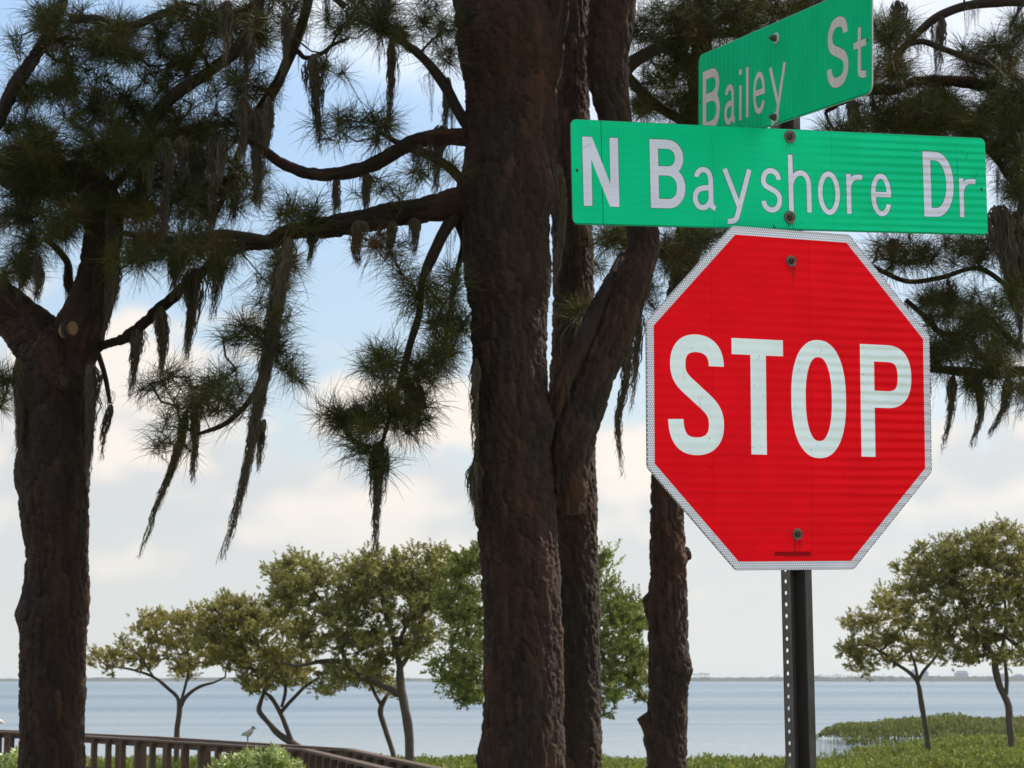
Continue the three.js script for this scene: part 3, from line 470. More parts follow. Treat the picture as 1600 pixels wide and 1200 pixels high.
shoreTree('largest round-crowned shore tree left of the thick pine trunk, on a dark straight trunk', 50,
  [[[640, 1210, 8], [640, 1170, 8], [637, 1130, 8.5], [631, 1100, 8], [625, 1065, 7.5], [624, 1040, 6], [615, 1000, 4.5], [600, 950, 3.5], [590, 900, 2]], [[628, 1088, 6], [610, 1077, 6], [590, 1068, 5.5], [560, 1055, 5], [535, 1035, 4.5], [500, 1034, 4], [465, 1040, 2.5], [440, 1035, 2]], [[625, 1045, 5], [645, 1010, 4], [660, 960, 3], [680, 920, 2]], [[540, 1040, 4], [530, 1000, 3], [510, 950, 2.5], [480, 910, 1.6]], [[620, 1010, 4], [640, 960, 3], [640, 900, 2]]],
  [[465, 895, 40, 28, 24], [450, 935, 35, 25, 16], [520, 920, 55, 40, 34], [590, 885, 50, 28, 30], [645, 890, 45, 32, 26], [600, 940, 60, 35, 30], [670, 940, 45, 40, 26], [520, 985, 60, 30, 26], [600, 1000, 60, 30, 22], [660, 1000, 30, 25, 10], [560, 1040, 40, 18, 10], [515, 1062, 28, 18, 9], [690, 880, 28, 22, 10]], 503, { per: 46 });
shoreTree('slender bent shore tree whose bare pale stem leans beside the dark straight trunk', 51.5,
  [[[622, 1212, 5], [615, 1180, 5], [604, 1145, 5], [594, 1112, 5], [598, 1098, 4.5], [605, 1085, 3], [610, 1070, 2]], [[597, 1104, 4], [588, 1088, 3], [580, 1072, 3], [570, 1055, 2]]],
  [[592, 1058, 34, 14, 10], [612, 1080, 10, 8, 2], [560, 1045, 25, 15, 6]], 504, { per: 34 });
shoreTree('bright green shore tree mostly hidden behind the thick pine trunks', 43,
  [[[860, 1230, 11], [858, 1150, 10], [850, 1080, 9], [845, 1000, 8], [850, 900, 5]], [[848, 1050, 7], [800, 1000, 5], [740, 970, 4], [700, 950, 2]], [[848, 1040, 7], [900, 1000, 5], [950, 970, 4], [985, 960, 2]]],
  [[735, 880, 28, 25, 12], [715, 930, 35, 40, 18], [740, 990, 40, 40, 18], [715, 1050, 36, 28, 16], [735, 1085, 22, 12, 6], [940, 868, 8, 24, 3], [942, 930, 18, 25, 7], [970, 950, 22, 18, 8], [1000, 968, 20, 14, 6], [955, 1000, 36, 36, 16], [1003, 1015, 20, 24, 7], [945, 1065, 24, 20, 7], [992, 1055, 20, 16, 6], [940, 1105, 6, 10, 1], [1000, 1085, 8, 6, 1]], 505, { tint: [.72, .86, .6], per: 52, clump: .34 });
shoreTree('small shore tree right of the signpost, with a thin bare trunk forking low', 60,
  [[[1454, 1215, 5], [1451, 1180, 4.5], [1447, 1140, 4.5], [1440, 1100, 4.5], [1433, 1064, 4], [1420, 1050, 3.5], [1402, 1038, 3], [1380, 1020, 2.5], [1350, 1008, 2], [1320, 1012, 1.5]], [[1433, 1066, 3.5], [1442, 1050, 3], [1455, 1035, 2.5], [1470, 1015, 2]], [[1434, 1062, 3], [1430, 1040, 2.5], [1420, 1010, 2], [1410, 980, 1.4]]],
  [[1320, 1020, 26, 12, 9], [1335, 965, 25, 12, 8], [1360, 1000, 35, 22, 14], [1385, 965, 40, 25, 18], [1410, 1010, 40, 28, 16], [1450, 990, 35, 35, 16], [1385, 935, 25, 18, 8], [1352, 1040, 16, 8, 3]], 506, { tint: [1.05, .98, .9], per: 36 });
shoreTree('big dark shore tree cut off by the right edge of the picture', 57,
  [[[1590, 1220, 7], [1582, 1180, 6.5], [1578, 1140, 6.5], [1575, 1100, 6.5], [1563, 1075, 6], [1556, 1050, 6], [1552, 1025, 5], [1535, 1000, 4], [1515, 970, 3], [1500, 930, 2]], [[1572, 1085, 4], [1573, 1060, 3.5], [1570, 1030, 2.5]], [[1660, 1060, 6], [1620, 1035, 5], [1590, 1010, 4], [1565, 990, 3]], [[1556, 1045, 4], [1570, 990, 3], [1570, 920, 2]]],
  [[1465, 870, 35, 28, 20], [1430, 900, 35, 25, 16], [1510, 860, 45, 25, 24], [1570, 850, 45, 30, 28], [1470, 930, 55, 35, 32], [1540, 910, 55, 40, 36], [1600, 900, 40, 50, 26], [1490, 985, 55, 30, 28], [1560, 975, 45, 35, 22], [1610, 970, 30, 40, 14], [1500, 1025, 40, 12, 9], [1570, 1025, 35, 14, 8], [1650, 920, 60, 80, 30]], 507, { tint: [.98, .95, .9], per: 46 });

function unseenTree(seed, label, X, Z) {  // broad-leaved tree out of view, placed to darken the upper street sign
  const r = rngOf(seed), root = thing('unseen_tree', label, 'tree', V(X, 0, Z)), tips = [], M = [[], [], []], C = [[], [], []];
  const tr = loft([V(X, -.1, Z), V(X + .1, 1.2, Z + .1), V(X - .1, 3, Z - .1), V(X, 5.5, Z + .1)], [.28, .24, .2, .09], 16, 60, { wob: .2, seed: 4 }); obj('trunk', tr, greyBark, root);
  for (let i = 0; i < 280; i++) { let u, v, w; do { u = r() * 2 - 1; v = r() * 2 - 1; w = r() * 2 - 1; } while (u * u + v * v + w * w > 1); tips.push(V(X + u * 3, 4.0 + v * 3.8, Z + w * 4)); }
  const { geometry } = growTwigs(r, samples(tr, .3).slice(3), tips, { r0: .008, max: .07 }); obj('twigs', geometry, twigMat, root, true);
  for (const t of tips) for (let q = 0; q < 18; q++) { const p = t.clone().add(V((r() - .5) * 1.1, (r() - .5) * .9, (r() - .5) * 1.1)), k = q % 3; M[k].push(placeOn(r, p, V((r() - .5) * 1.4, .8, (r() - .5) * 1.4).normalize(), 2.4 + r())); const b = .6 + .5 * r(); C[k].push(lin(b * .5, b * .65, b * .5)); }
  sprigs.forEach((g, k) => inst('leaves', g, leafMat, M[k], C[k], root));
}
unseenTree(88, 'unseen dense tree left of the view, near the pines, placed to darken the upper sign', -6.6, -6);
unseenTree(89, 'unseen dense tree left of the view, near the street corner, darkening the upper sign', -6.2, .8);
// low shrub belt along the shore, and the mangrove islet
function shrubBelt(name, label, seed, spots, top, mat, tint) {
  const r = rngOf(seed), M = [[], [], []], C = [[], [], []];
  for (const [x, z, h] of spots) { const p = V(x, top(x, z) * h, z); p.y = mix(groundY(x, z), top(x, z), h); const k = Math.floor(r() * 3), d = V((r() - .5) * 1.3, 1, (r() - .5) * 1.3).normalize(); M[k].push(placeOn(r, p, d, (.8 + .6 * r()))); const b = .65 + .7 * r(), y = Math.pow(r(), 3); C[k].push(lin(b * tint[0] * (1 + .5 * y), b * tint[1] * (1 + .2 * y), b * tint[2])); }
  const root = thing(name, label, 'shrubs'); delete root.userData.kind; root.userData.kind = 'stuff';
  sprigs.forEach((g, k) => inst('leaves', g, mat, M[k], C[k], root)); return root;
}
{
  const r = rngOf(61), spots = [], top = (x, z) => groundY(x, z) + 0.06 + (.55 + .3 * sstep(6, 11, x)) * fbm(x * .55, z * .4, 2, 4) * (.6 + .4 * sstep(-20, 4, x)) + 0.18 * fbm(x * 2.4, z * 2.4, 5, 2);
  for (let i = 0; i < 46000; i++) { const z = -46 - 33 * r(), hw = 0.26 * -z, x = (r() * 2 - 1) * hw; if (groundY(x, z) < WATER + .02) continue; spots.push([x, z, 1 - .5 * Math.pow(r(), 2)]); }
  shrubBelt('shore_shrubs', 'low bright green shrub belt along the near shore', 62, spots, top, hedgeMat, [1, 1, 1]);
  // islet: a mat of mangrove on the water
  const sp = [], x0 = at(1303, 1150, 92).x;
  const top2 = (x, z) => { const e = Math.min(1, (x - x0) / 5.0), w = Math.abs(z + 93) / 4.5; return WATER + Math.max(0.05, (0.55 + 0.55 * Math.sqrt(Math.max(0, e)) + .7 * (fbm(x * .55, z * .5, 1, 3) - .45)) * Math.sqrt(Math.max(0.02, 1 - w * w)) + .12 * (fbm(x * 3, z * 3, 4, 2) - .5)); };
  const M = [[], [], []], C = [[], [], []];
  for (let i = 0; i < 24000; i++) { const x = x0 + 24 * r(), z = -93 + 9 * (r() - .5), t = top2(x, z), h = 1 - .75 * r() * r(), p = V(x, mix(WATER + .12, t, h), z), k = Math.floor(r() * 3), d = V((r() - .5) * 1.5, 1, (r() - .2) * 1.2).normalize(); M[k].push(placeOn(r, p, d, .8 + .5 * r())); const b = .6 + .7 * r(); C[k].push(lin(b * .85, b * .95, b * .8)); }
  const isl = thing('mangrove_islet', 'low mangrove islet standing in the water on the right', 'mangroves'); isl.userData.kind = 'stuff';
  sprigs.forEach((g, k) => inst('leaves', g, leafMat, M[k], C[k], isl));
  const stems = []; for (let i = 0; i < 420; i++) { const x = x0 + .1 + 23 * r(), z = -89.2 - 8 * r(), t = top2(x, z), a = (r() - .5) * .6; stems.push(new THREE.CylinderGeometry(.008, .014, 1, 4).translate(0, .5, 0).rotateZ(a).rotateX((r() - .5) * .6).scale(1, Math.max(.2, t - WATER), 1).translate(x, WATER - .05, z)); }
  obj('stems', mergeGeometries(stems), twigMat, isl, true);
}
// ------------------------------------------------------------------ boardwalk railings
const wood = new THREE.MeshStandardMaterial({ map: dataTex(256, 256, (u, v) => { const a = tile(u, v, 3, 60, 5, 4), b = tile(u, v, 3, 5, 8, 3); const k = .7 + .45 * a; return [mix(.33, .30, b) * k, mix(.245, .235, b) * k, mix(.18, .185, b) * k]; }, true), roughness: .85 });
const RT = 0.56;                                   // height of the rail top
function beam(a, b, w, h) {                        // a box from a to b, w wide, h deep below the line
  const L = a.distanceTo(b), g = new THREE.BoxGeometry(L, h, w), uv = g.attributes.uv; for (let i = 0; i < uv.count; i++) uv.setXY(i, uv.getX(i) * L, uv.getY(i) * .15);
  return g.translate(L / 2, -h / 2, 0).rotateY(Math.atan2(-(b.z - a.z), b.x - a.x)).translate(a.x, a.y, a.z);
}
const railPt = (x, y) => at(x, y, (EYE - RT) * F / (y - 1062) * 1.0);
function railing(label, line, posts) {
  const pts = line.map(([x, y]) => { const p = railPt(x, y); p.y = RT; return p; }), root = thing('boardwalk_railing', label, 'railing', V(pts[0].x, -.5, pts[0].z)), r = rngOf(line[0][1] * 7);
  for (let i = 0; i < pts.length - 1; i++) {
    const a = pts[i], b = pts[i + 1], L = a.distanceTo(b), dir = b.clone().sub(a).normalize(), side = V(-dir.z, 0, dir.x).multiplyScalar(0.045);
    obj('top_rail', beam(a, b, 0.14, 0.035), wood, root);
    const dn = V(0, -.043, 0); obj('rail_board', beam(a.clone().add(dn), b.clone().add(dn), 0.045, 0.085), wood, root);
    const lo = V(0, -.64, 0); obj('lower_rail', beam(a.clone().add(lo).sub(side), b.clone().add(lo).sub(side), 0.05, 0.13), wood, root);
    const n = Math.max(2, Math.round(L / posts));
    for (let k = 0; k < n; k++) { const p = a.clone().lerp(b, (k + .5) / n), g = new THREE.BoxGeometry(.09, 1.02, .09).rotateY(Math.atan2(-dir.z, dir.x)).translate(p.x + side.x * 1.6, RT - .043 - .51, p.z + side.z * 1.6); obj('baluster', g, wood, root); }
  }
  return { root, pts };
}
const nearRail = railing('near weathered wooden boardwalk railing, bending down to the right', [[-60, 1137.5], [165, 1149.5], [480, 1168], [640, 1205], [800, 1262]], .72);
railing('far weathered wooden boardwalk railing running behind the near one', [[-60, 1136], [250, 1149], [545, 1167], [720, 1204], [900, 1262]], 1.0);
{
  const g = []; const P = nearRail.pts; for (let i = 0; i < P.length - 1; i++) { const a = P[i].clone().setY(-.5).add(V(0.2, 0, -.8)), b = P[i + 1].clone().setY(-.5).add(V(.2, 0, -.8)); g.push(beam(a, b, 1.5, .05)); }
  struct('boardwalk', mergeGeometries(g), wood);
}
// leafy bush in front of the railing
function bush(label, D, blobs, seed, n) {
  const r = rngOf(seed), c = at(blobs[0][0], blobs[0][1] + 60, D), root = thing('leafy_bush', label, 'bush', c), g = [makeSprig(seed, 11, .075, .03), makeSprig(seed + 1, 9, .09, .028)], M = [[], []], C = [[], []], tips = [];
  for (const [x, y, rx, ry, m] of blobs) for (let i = 0; i < m * n; i++) { let u, v, w; do { u = r() * 2 - 1; v = r() * 2 - 1; w = r() * 2 - 1; } while (u * u + v * v + w * w > 1); const p = at(x + u * rx, y + v * ry, D + w * .5), k = r() < .5 ? 0 : 1; if (i % 9 === 0) tips.push(p); M[k].push(placeOn(r, p, V((r() - .5) * 1.6, .9, (r() - .3) * 1.4).normalize(), .7 + .5 * r())); const b = .75 + .6 * r(); C[k].push(lin(b, b, b)); }
  g.forEach((q, k) => inst('leaves', q, bushMat, M[k], C[k], root));
  const a0 = [0, .3, .6].map((t) => c.clone().add(V((r() - .5) * .3, -.6 + t * .5, 0)));
  obj('stems', growTwigs(r, a0, tips, { r0: .003, max: .02, up: .05 }).geometry, twigMat, root, true);
}
const bushMat = new THREE.MeshPhysicalMaterial({ color: lin(.36, .42, .13), roughness: .45, transmission: .35, thickness: 0 });
bush('bright light green leafy bush in front of the railing, below the standing bird', 26, [[395, 1198, 60, 30, 5], [430, 1178, 18, 14, 1], [350, 1200, 25, 18, 1], [400, 1240, 75, 40, 5]], 71, 60);
bush('light green leaves by the foot of the left trunk, lower left corner', 26, [[12, 1196, 22, 20, 2], [28, 1182, 8, 14, .6], [10, 1230, 30, 30, 2]], 75, 60);
bush('few pale green shoots at the right foot of the leafy bush beside the near railing', 26, [[462, 1200, 14, 16, 1], [470, 1230, 25, 25, 2]], 78, 50);

// ------------------------------------------------------------------ birds
function birdGeo() {
  const N = 72, mc = new MarchingCubes(N, new THREE.MeshStandardMaterial(), false, false, 200000), S = 0.24;   // field spans -S..S metres; x forward
  const caps = [[V(-.055, -.012, 0), .028, V(.04, .02, 0), .046], [V(-.115, -.04, 0), .006, V(-.05, -.012, 0), .026], [V(.045, .025, 0), .040, V(.078, .062, 0), .024], [V(.078, .062, 0), .022, V(.092, .092, 0), .023], [V(.1, .092, 0), .011, V(.15, .062, 0), .0045], [V(-.02, -.03, 0), .03, V(.02, -.03, 0), .032]];
  for (let k = 0; k < N; k++) for (let j = 0; j < N; j++) for (let i = 0; i < N; i++) {
    const p = V((i / N * 2 - 1) * S, (j / N * 2 - 1) * S, (k / N * 2 - 1) * S); p.z *= 1.15; let d = 0;
    for (const [a, ra, b, rb] of caps) { const ab = b.clone().sub(a), t = Math.min(1, Math.max(0, p.clone().sub(a).dot(ab) / ab.lengthSq())), q = p.distanceTo(a.clone().addScaledVector(ab, t)) - mix(ra, rb, t); d += Math.exp(-q * 140); }
    mc.field[i + j * N + k * N * N] = Math.log(d + 1e-30) / 140;
  }
  mc.isolation = 0; mc.update(); const n = mc.count, g = new THREE.BufferGeometry();
  const pos = mc.positionArray.slice(0, n * 3).map((v) => v * S), nor = mc.normalArray.slice(0, n * 3);
  const col = []; for (let i = 0; i < n; i++) { const x = pos[i * 3], y = pos[i * 3 + 1]; const head = x > .078 && y > .07, bill = x > .108, tail = x < -.06; col.push(...(bill ? [.12, .1, .08] : head ? [.10, .10, .10] : tail ? [.13, .13, .14] : [.36, .35, .34].map((v) => v * (.8 + .4 * fbm(x * 60, y * 60, 0, 2))))); }
  g.setAttribute('position', new THREE.Float32BufferAttribute(pos, 3)); g.setAttribute('normal', new THREE.Float32BufferAttribute(nor, 3)); g.setAttribute('color', new THREE.Float32BufferAttribute(col, 3)); return g;
}
{
  const g = birdGeo(), legM = new THREE.MeshStandardMaterial({ color: lin(.10, .09, .07), roughness: .7 });
  const legG = (x) => mergeGeometries([new THREE.CylinderGeometry(.006, .012, .06, 8).translate(x, -.075, 0), new THREE.CylinderGeometry(.0045, .005, .075, 8).translate(x, -.14, 0), new THREE.CylinderGeometry(.002, .004, .05, 6).rotateZ(1.45).translate(x + .02, -.177, 0), new THREE.CylinderGeometry(.002, .004, .045, 6).rotateZ(1.45).rotateY(.5).translate(x + .018, -.177, .01), new THREE.CylinderGeometry(.002, .004, .045, 6).rotateZ(1.45).rotateY(-.5).translate(x + .018, -.177, -.01)]);
  const make = (label, x, y, turn, mat, s) => { const p = railPt(x, y); p.y = RT + .18 * s; const o = thing('bird', label, 'bird', p); const b = new THREE.Mesh(g, mat); b.name = 'body'; o.add(b); for (const k of [-1, 1]) { const m = new THREE.Mesh(legG(0), legM); m.name = 'leg'; m.position.z = k * .012; o.add(m); } o.rotation.y = turn; o.scale.setScalar(s); o.traverse((m) => { m.castShadow = m.receiveShadow = true; }); };
  make('small grey heron-like bird standing hunched on the railing above the leafy bush', 387, 1160.5, -.25, new THREE.MeshStandardMaterial({ vertexColors: true, roughness: .8 }), 1);
  make('white bird at the very left edge, standing on the railing', -5, 1142.5, Math.PI + .3, new THREE.MeshStandardMaterial({ color: lin(.75, .70, .65), roughness: .8 }), 1.25);
}
// ------------------------------------------------------------------ far palms and buildings
{
  const pg = (seed) => { const r = rngOf(seed), g = [new THREE.CylinderGeometry(.22, .32, 6, 6).translate(0, 3, 0)]; for (let i = 0; i < 14; i++) { const a = i / 14 * 6.283 + r(), t = new THREE.ConeGeometry(.38, 2.6, 4).scale(1, 1, .3).translate(0, 1.2, 0).rotateX(1.0 + .8 * r()).rotateY(a).translate(0, 6, 0); g.push(t); } return [g[0], mergeGeometries(g.slice(1))]; };
  const r = rngOf(8), tm = new THREE.MeshStandardMaterial({ color: lin(.12, .10, .08), roughness: 1 }), lm = new THREE.MeshStandardMaterial({ color: lin(.06, .08, .035), roughness: 1 }), [tg, cg] = pg(3);
  const proto = thing('palm_tree', 'palm in the row standing tallest on the far shore, left of the signpost', 'palm tree', V(0, 0, 0), 'far palms left of the signpost');
  obj('trunk', tg, tm, proto); obj('crown', cg, lm, proto);
  let first = true; const put = (x, label, group, s) => { let o = proto; if (!first) { o = proto.clone(); o.name = numbered('palm_tree'); scene.add(o); } first = false; const p = at(x, 1060, FAR - 12); o.position.set(p.x, WATER + 1, p.z); o.scale.setScalar(s); o.rotation.y = r() * 6; o.userData = { label, category: 'palm tree', group }; };
  for (const x of [1085, 1089, 1093, 1096, 1100, 1103, 1107]) put(x, 'palm of the hazy clump on the far shore, left of the signpost', 'far palms left of the signpost', 1.35 + .25 * r());
  for (const x of [1212, 1216, 1276, 1279, 1283, 1287, 1291, 1295, 1299, 1302, 1306, 1309, 1313, 1319, 1325, 1330, 1336, 1342, 1348, 1354, 1360, 1367, 1374, 1380]) put(x, 'palm of the long hazy row on the far shore, right of the signpost', 'far palms right of the signpost', .95 + .4 * r());
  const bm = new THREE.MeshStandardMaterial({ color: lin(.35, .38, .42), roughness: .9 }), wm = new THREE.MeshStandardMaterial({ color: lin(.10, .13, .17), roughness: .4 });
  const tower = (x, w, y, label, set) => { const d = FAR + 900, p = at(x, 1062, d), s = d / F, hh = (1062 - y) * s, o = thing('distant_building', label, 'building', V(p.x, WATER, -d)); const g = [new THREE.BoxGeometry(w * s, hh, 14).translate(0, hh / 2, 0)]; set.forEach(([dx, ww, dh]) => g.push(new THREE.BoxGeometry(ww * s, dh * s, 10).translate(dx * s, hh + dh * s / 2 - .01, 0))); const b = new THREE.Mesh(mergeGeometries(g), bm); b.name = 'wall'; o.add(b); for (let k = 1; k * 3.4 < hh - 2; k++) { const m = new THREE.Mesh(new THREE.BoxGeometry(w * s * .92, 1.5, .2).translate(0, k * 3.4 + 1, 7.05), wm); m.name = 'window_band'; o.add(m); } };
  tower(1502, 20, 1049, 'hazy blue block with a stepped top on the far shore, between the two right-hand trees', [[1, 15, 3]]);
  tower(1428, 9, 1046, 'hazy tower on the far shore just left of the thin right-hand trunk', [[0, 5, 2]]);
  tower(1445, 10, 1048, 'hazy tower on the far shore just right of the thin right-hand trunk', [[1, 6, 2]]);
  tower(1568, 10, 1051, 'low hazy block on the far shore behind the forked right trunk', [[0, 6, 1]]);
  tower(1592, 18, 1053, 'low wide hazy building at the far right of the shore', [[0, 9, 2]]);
}
// ------------------------------------------------------------------ signs
function frame(pos, u, v) { const U = V(...u).normalize(), n = V().crossVectors(U, V(...v)).normalize(), Vv = V().crossVectors(n, U); const m = new THREE.Matrix4().makeBasis(U, Vv, n); m.setPosition(V(...pos)); return m; }
const BASE = V(0, EYE, 0);
function signGroup(name, label, pos, u, v, k = 1) { const o = thing(name, label, 'sign'); const m = frame(pos.map((x) => x * k), u, v); m.decompose(o.position, o.quaternion, o.scale); o.position.add(BASE); return o; }
const add = (o, name, g, m) => { const x = new THREE.Mesh(g, m); x.name = name; x.castShadow = x.receiveShadow = true; o.add(x); return x; };
function canvas(w, h, mmW, mmH, draw) {     // draws in millimetres, y up, origin in the middle
  const c = document.createElement('canvas'); c.width = w; c.height = h; const x = c.getContext('2d'); x.translate(w / 2, h / 2); x.scale(w / mmW, -h / mmH); draw(x);
  const id = x.getImageData(0, 0, w, h).data, d = new Uint8Array(w * h * 4); for (let j = 0; j < h; j++) d.set(id.subarray((h - 1 - j) * w * 4, (h - j) * w * 4), j * w * 4);
  return { d, w, h };
}
function texOf({ d, w, h }) { const t = new THREE.DataTexture(d, w, h); t.colorSpace = THREE.SRGBColorSpace; t.magFilter = THREE.LinearFilter; t.minFilter = THREE.LinearMipmapLinearFilter; t.needsUpdate = true; return t; }
// honeycomb cells of the reflective sheeting and its grain
function sheeting(im, mmW, mmH, seed, cell, amount) {
  const { d, w, h } = im, r = rngOf(seed);
  for (let j = 0; j < h; j++) for (let i = 0; i < w; i++) {
    const X = i / w * mmW, Y = j / h * mmH, row = Math.floor(Y / (cell * .866)), fx = ((X / cell + (row & 1) * .5) % 1) - .5, fy = (Y / (cell * .866)) % 1 - .5, e = Math.max(Math.abs(fx), Math.abs(fy)), o = (j * w + i) * 4;
    const k = 1 - amount * sstep(.34, .5, e) + amount * .35 * (r() - .5) + .05 * (noise3(X * .02, Y * .02, seed) - .5);
    for (let c = 0; c < 3; c++) d[o + c] = Math.max(0, Math.min(255, d[o + c] * k));
  }
  return im;
}
function plateUV(g, w, h) { const p = g.attributes.position, uv = g.attributes.uv; for (let i = 0; i < p.count; i++) uv.setXY(i, p.getX(i) / w + .5, p.getY(i) / h + .5); return g; }
function roundRect(w, h, r) { const s = new THREE.Shape(); s.moveTo(-w / 2 + r, -h / 2); s.lineTo(w / 2 - r, -h / 2); s.absarc(w / 2 - r, -h / 2 + r, r, -Math.PI / 2, 0); s.lineTo(w / 2, h / 2 - r); s.absarc(w / 2 - r, h / 2 - r, r, 0, Math.PI / 2); s.lineTo(-w / 2 + r, h / 2); s.absarc(-w / 2 + r, h / 2 - r, r, Math.PI / 2, Math.PI); s.lineTo(-w / 2, -h / 2 + r); s.absarc(-w / 2 + r, -h / 2 + r, r, Math.PI, 1.5 * Math.PI); return s; }
function octagon(R, c) { const s = new THREE.Shape(), t = Math.tan(Math.PI / 8) * R, P = [[-t, R], [-R, t], [-R, -t], [-t, -R], [t, -R], [R, -t], [R, t], [t, R]]; P.forEach(([x, y], i) => { const [a, b] = P[(i + 7) % 8], [e, f] = P[(i + 1) % 8], l = Math.hypot(a - x, b - y), k = c / l; const x1 = mix(x, a, k), y1 = mix(y, b, k), x2 = mix(x, e, k), y2 = mix(y, f, k); i ? s.lineTo(x1, y1) : s.moveTo(x1, y1); s.quadraticCurveTo(x, y, x2, y2); }); s.closePath(); return s; }
const ext = (s, d, b = 0) => new THREE.ExtrudeGeometry(s, { depth: d, bevelEnabled: b > 0, bevelThickness: b, bevelSize: b, bevelOffset: -b, bevelSegments: 2, curveSegments: 12 });
// letter strokes in a box
function glyph(x, ch, x0, x1, yb, yt, w, pass) {
  const h = w / 2, l = x0 + h, r = x1 - h, b = yb + h, t = yt - h, m = (l + r) / 2, W2 = r - l, H2 = t - b, X = (k) => l + W2 * k, Y = (k) => b + H2 * k; x.lineWidth = w + pass; x.beginPath();
  const S = (...a) => { x.moveTo(X(a[0]), Y(a[1])); for (let i = 2; i < a.length; i += 6) x.bezierCurveTo(X(a[i]), Y(a[i + 1]), X(a[i + 2]), Y(a[i + 3]), X(a[i + 4]), Y(a[i + 5])); };
  const Ln = (...a) => { x.moveTo(a[0], a[1]); for (let i = 2; i < a.length; i += 2) x.lineTo(a[i], a[i + 1]); };
  const e = pass / 2;
  if (ch === 'N') { Ln(l, yb - e, l, yt + e); Ln(r, yb - e, r, yt + e); x.stroke(); x.beginPath(); x.moveTo(x0, yt); x.lineTo(x0 + w * 1.1, yt); x.lineTo(x1, yb); x.lineTo(x1 - w * 1.1, yb); x.closePath(); x.fill(); return; }
  if (ch === 'B') { Ln(l, yb - e, l, yt + e); S(0, 1, .55, 1, .5, 1, .55, 1); x.moveTo(l, t); x.lineTo(X(.5), t); x.bezierCurveTo(X(1.1), t, X(1.1), Y(.55), X(.5), Y(.55)); x.lineTo(l, Y(.55)); x.moveTo(X(.5), Y(.55)); x.bezierCurveTo(X(1.17), Y(.55), X(1.17), b, X(.5), b); x.lineTo(l, b); }
  if (ch === 'D') { x.moveTo(l, yb); x.moveTo(l, t); x.lineTo(X(.35), t); x.bezierCurveTo(X(1.22), t, X(1.22), b, X(.35), b); x.lineTo(l, b); x.closePath(); }
  if (ch === 'S') S(.96, .78, .96, .92, .8, 1, .5, 1, .22, 1, .04, .9, .04, .76, .04, .6, .22, .56, .5, .5, .8, .43, 1, .4, 1, .22, 1, .08, .8, 0, .5, 0, .18, 0, 0, .1, 0, .26);
  if (ch === 'a') { S(.1, .8, .16, 1.05, .9, 1.1, .9, .7); x.lineTo(X(.9), Y(.14)); x.quadraticCurveTo(X(.9), Y(.02), x1, yb + h * .6); S(.9, .52, .6, .5, 0, .55, 0, .24, 0, -.1, .8, -.1, .9, .26); }
  if (ch === 'y') { Ln(l, yt, X(.56), Y(.30)); Ln(r, yt, X(.47), Y(.13)); x.moveTo(r, yt); x.lineTo(X(.46), Y(.12)); x.quadraticCurveTo(X(.38), b, X(.08), Y(.02)); }
  if (ch === 's') S(.94, .78, .9, 1.08, .04, 1.1, .04, .74, .04, .5, .97, .58, .97, .26, .97, -.1, .06, -.08, .03, .22);
  if (ch === 'h') { Ln(l, yb - e, l, yt + e); x.moveTo(l, Y(.44)); x.bezierCurveTo(X(.1), Y(.78), r, Y(.8), r, Y(.46)); x.lineTo(r, yb - e); }
  if (ch === 'o') x.ellipse(m, (b + t) / 2, W2 / 2, H2 / 2, 0, 0, 6.2832);
  if (ch === 'r') { Ln(l, yb - e, l, yt + e); x.moveTo(l, Y(.66)); x.bezierCurveTo(X(.15), Y(.95), X(.5), Y(1.02), x1 + e, Y(.98)); }
  if (ch === 'e') S(0, .5, .5, .5, .8, .5, 1, .5, 1, 1.16, 0, 1.16, 0, .5, 0, -.16, .86, -.12, .97, .24);
  if (ch === 'i') { Ln(m, yb - e, m, Y(.64) + h); Ln(m, yt - w * .9 - e, m, yt + e); }
  if (ch === 'l') Ln(m, yb - e, m, yt + e);
  if (ch === 't') { x.moveTo(X(.45), yt + e); x.lineTo(X(.45), Y(.12)); x.quadraticCurveTo(X(.45), b, x1, b); Ln(x0, Y(.70), x1, Y(.70)); }
  x.stroke();
}
const alu = new THREE.MeshStandardMaterial({ color: lin(.5, .5, .5), roughness: .5, metalness: .7 });
const boltM = new THREE.MeshStandardMaterial({ color: lin(.10, .085, .065), roughness: .6, metalness: .6 }), washM = new THREE.MeshStandardMaterial({ color: lin(.16, .15, .12), roughness: .55, metalness: .6 });
const paleWash = new THREE.MeshStandardMaterial({ color: lin(.6, .6, .6), roughness: .45, metalness: .3 });
function bolt(o, x, y, z, s = 1, wm = washM) {
  const b = add(o, 'bolt', mergeGeometries([new THREE.CylinderGeometry(.0075 * s, .008 * s, .008, 6).rotateX(Math.PI / 2).translate(x, y, z + .0065), new THREE.CylinderGeometry(.004 * s, .004 * s, .016, 10).rotateX(Math.PI / 2).translate(x, y, z + .009)]), boltM);
  add(o, 'washer', new THREE.CylinderGeometry(.0125 * s, .0132 * s, .0026, 24).rotateX(Math.PI / 2).translate(x, y, z + .0014), wm); return b;
}
const wave = (w, h, fn) => dataTex(w, h, fn, false);
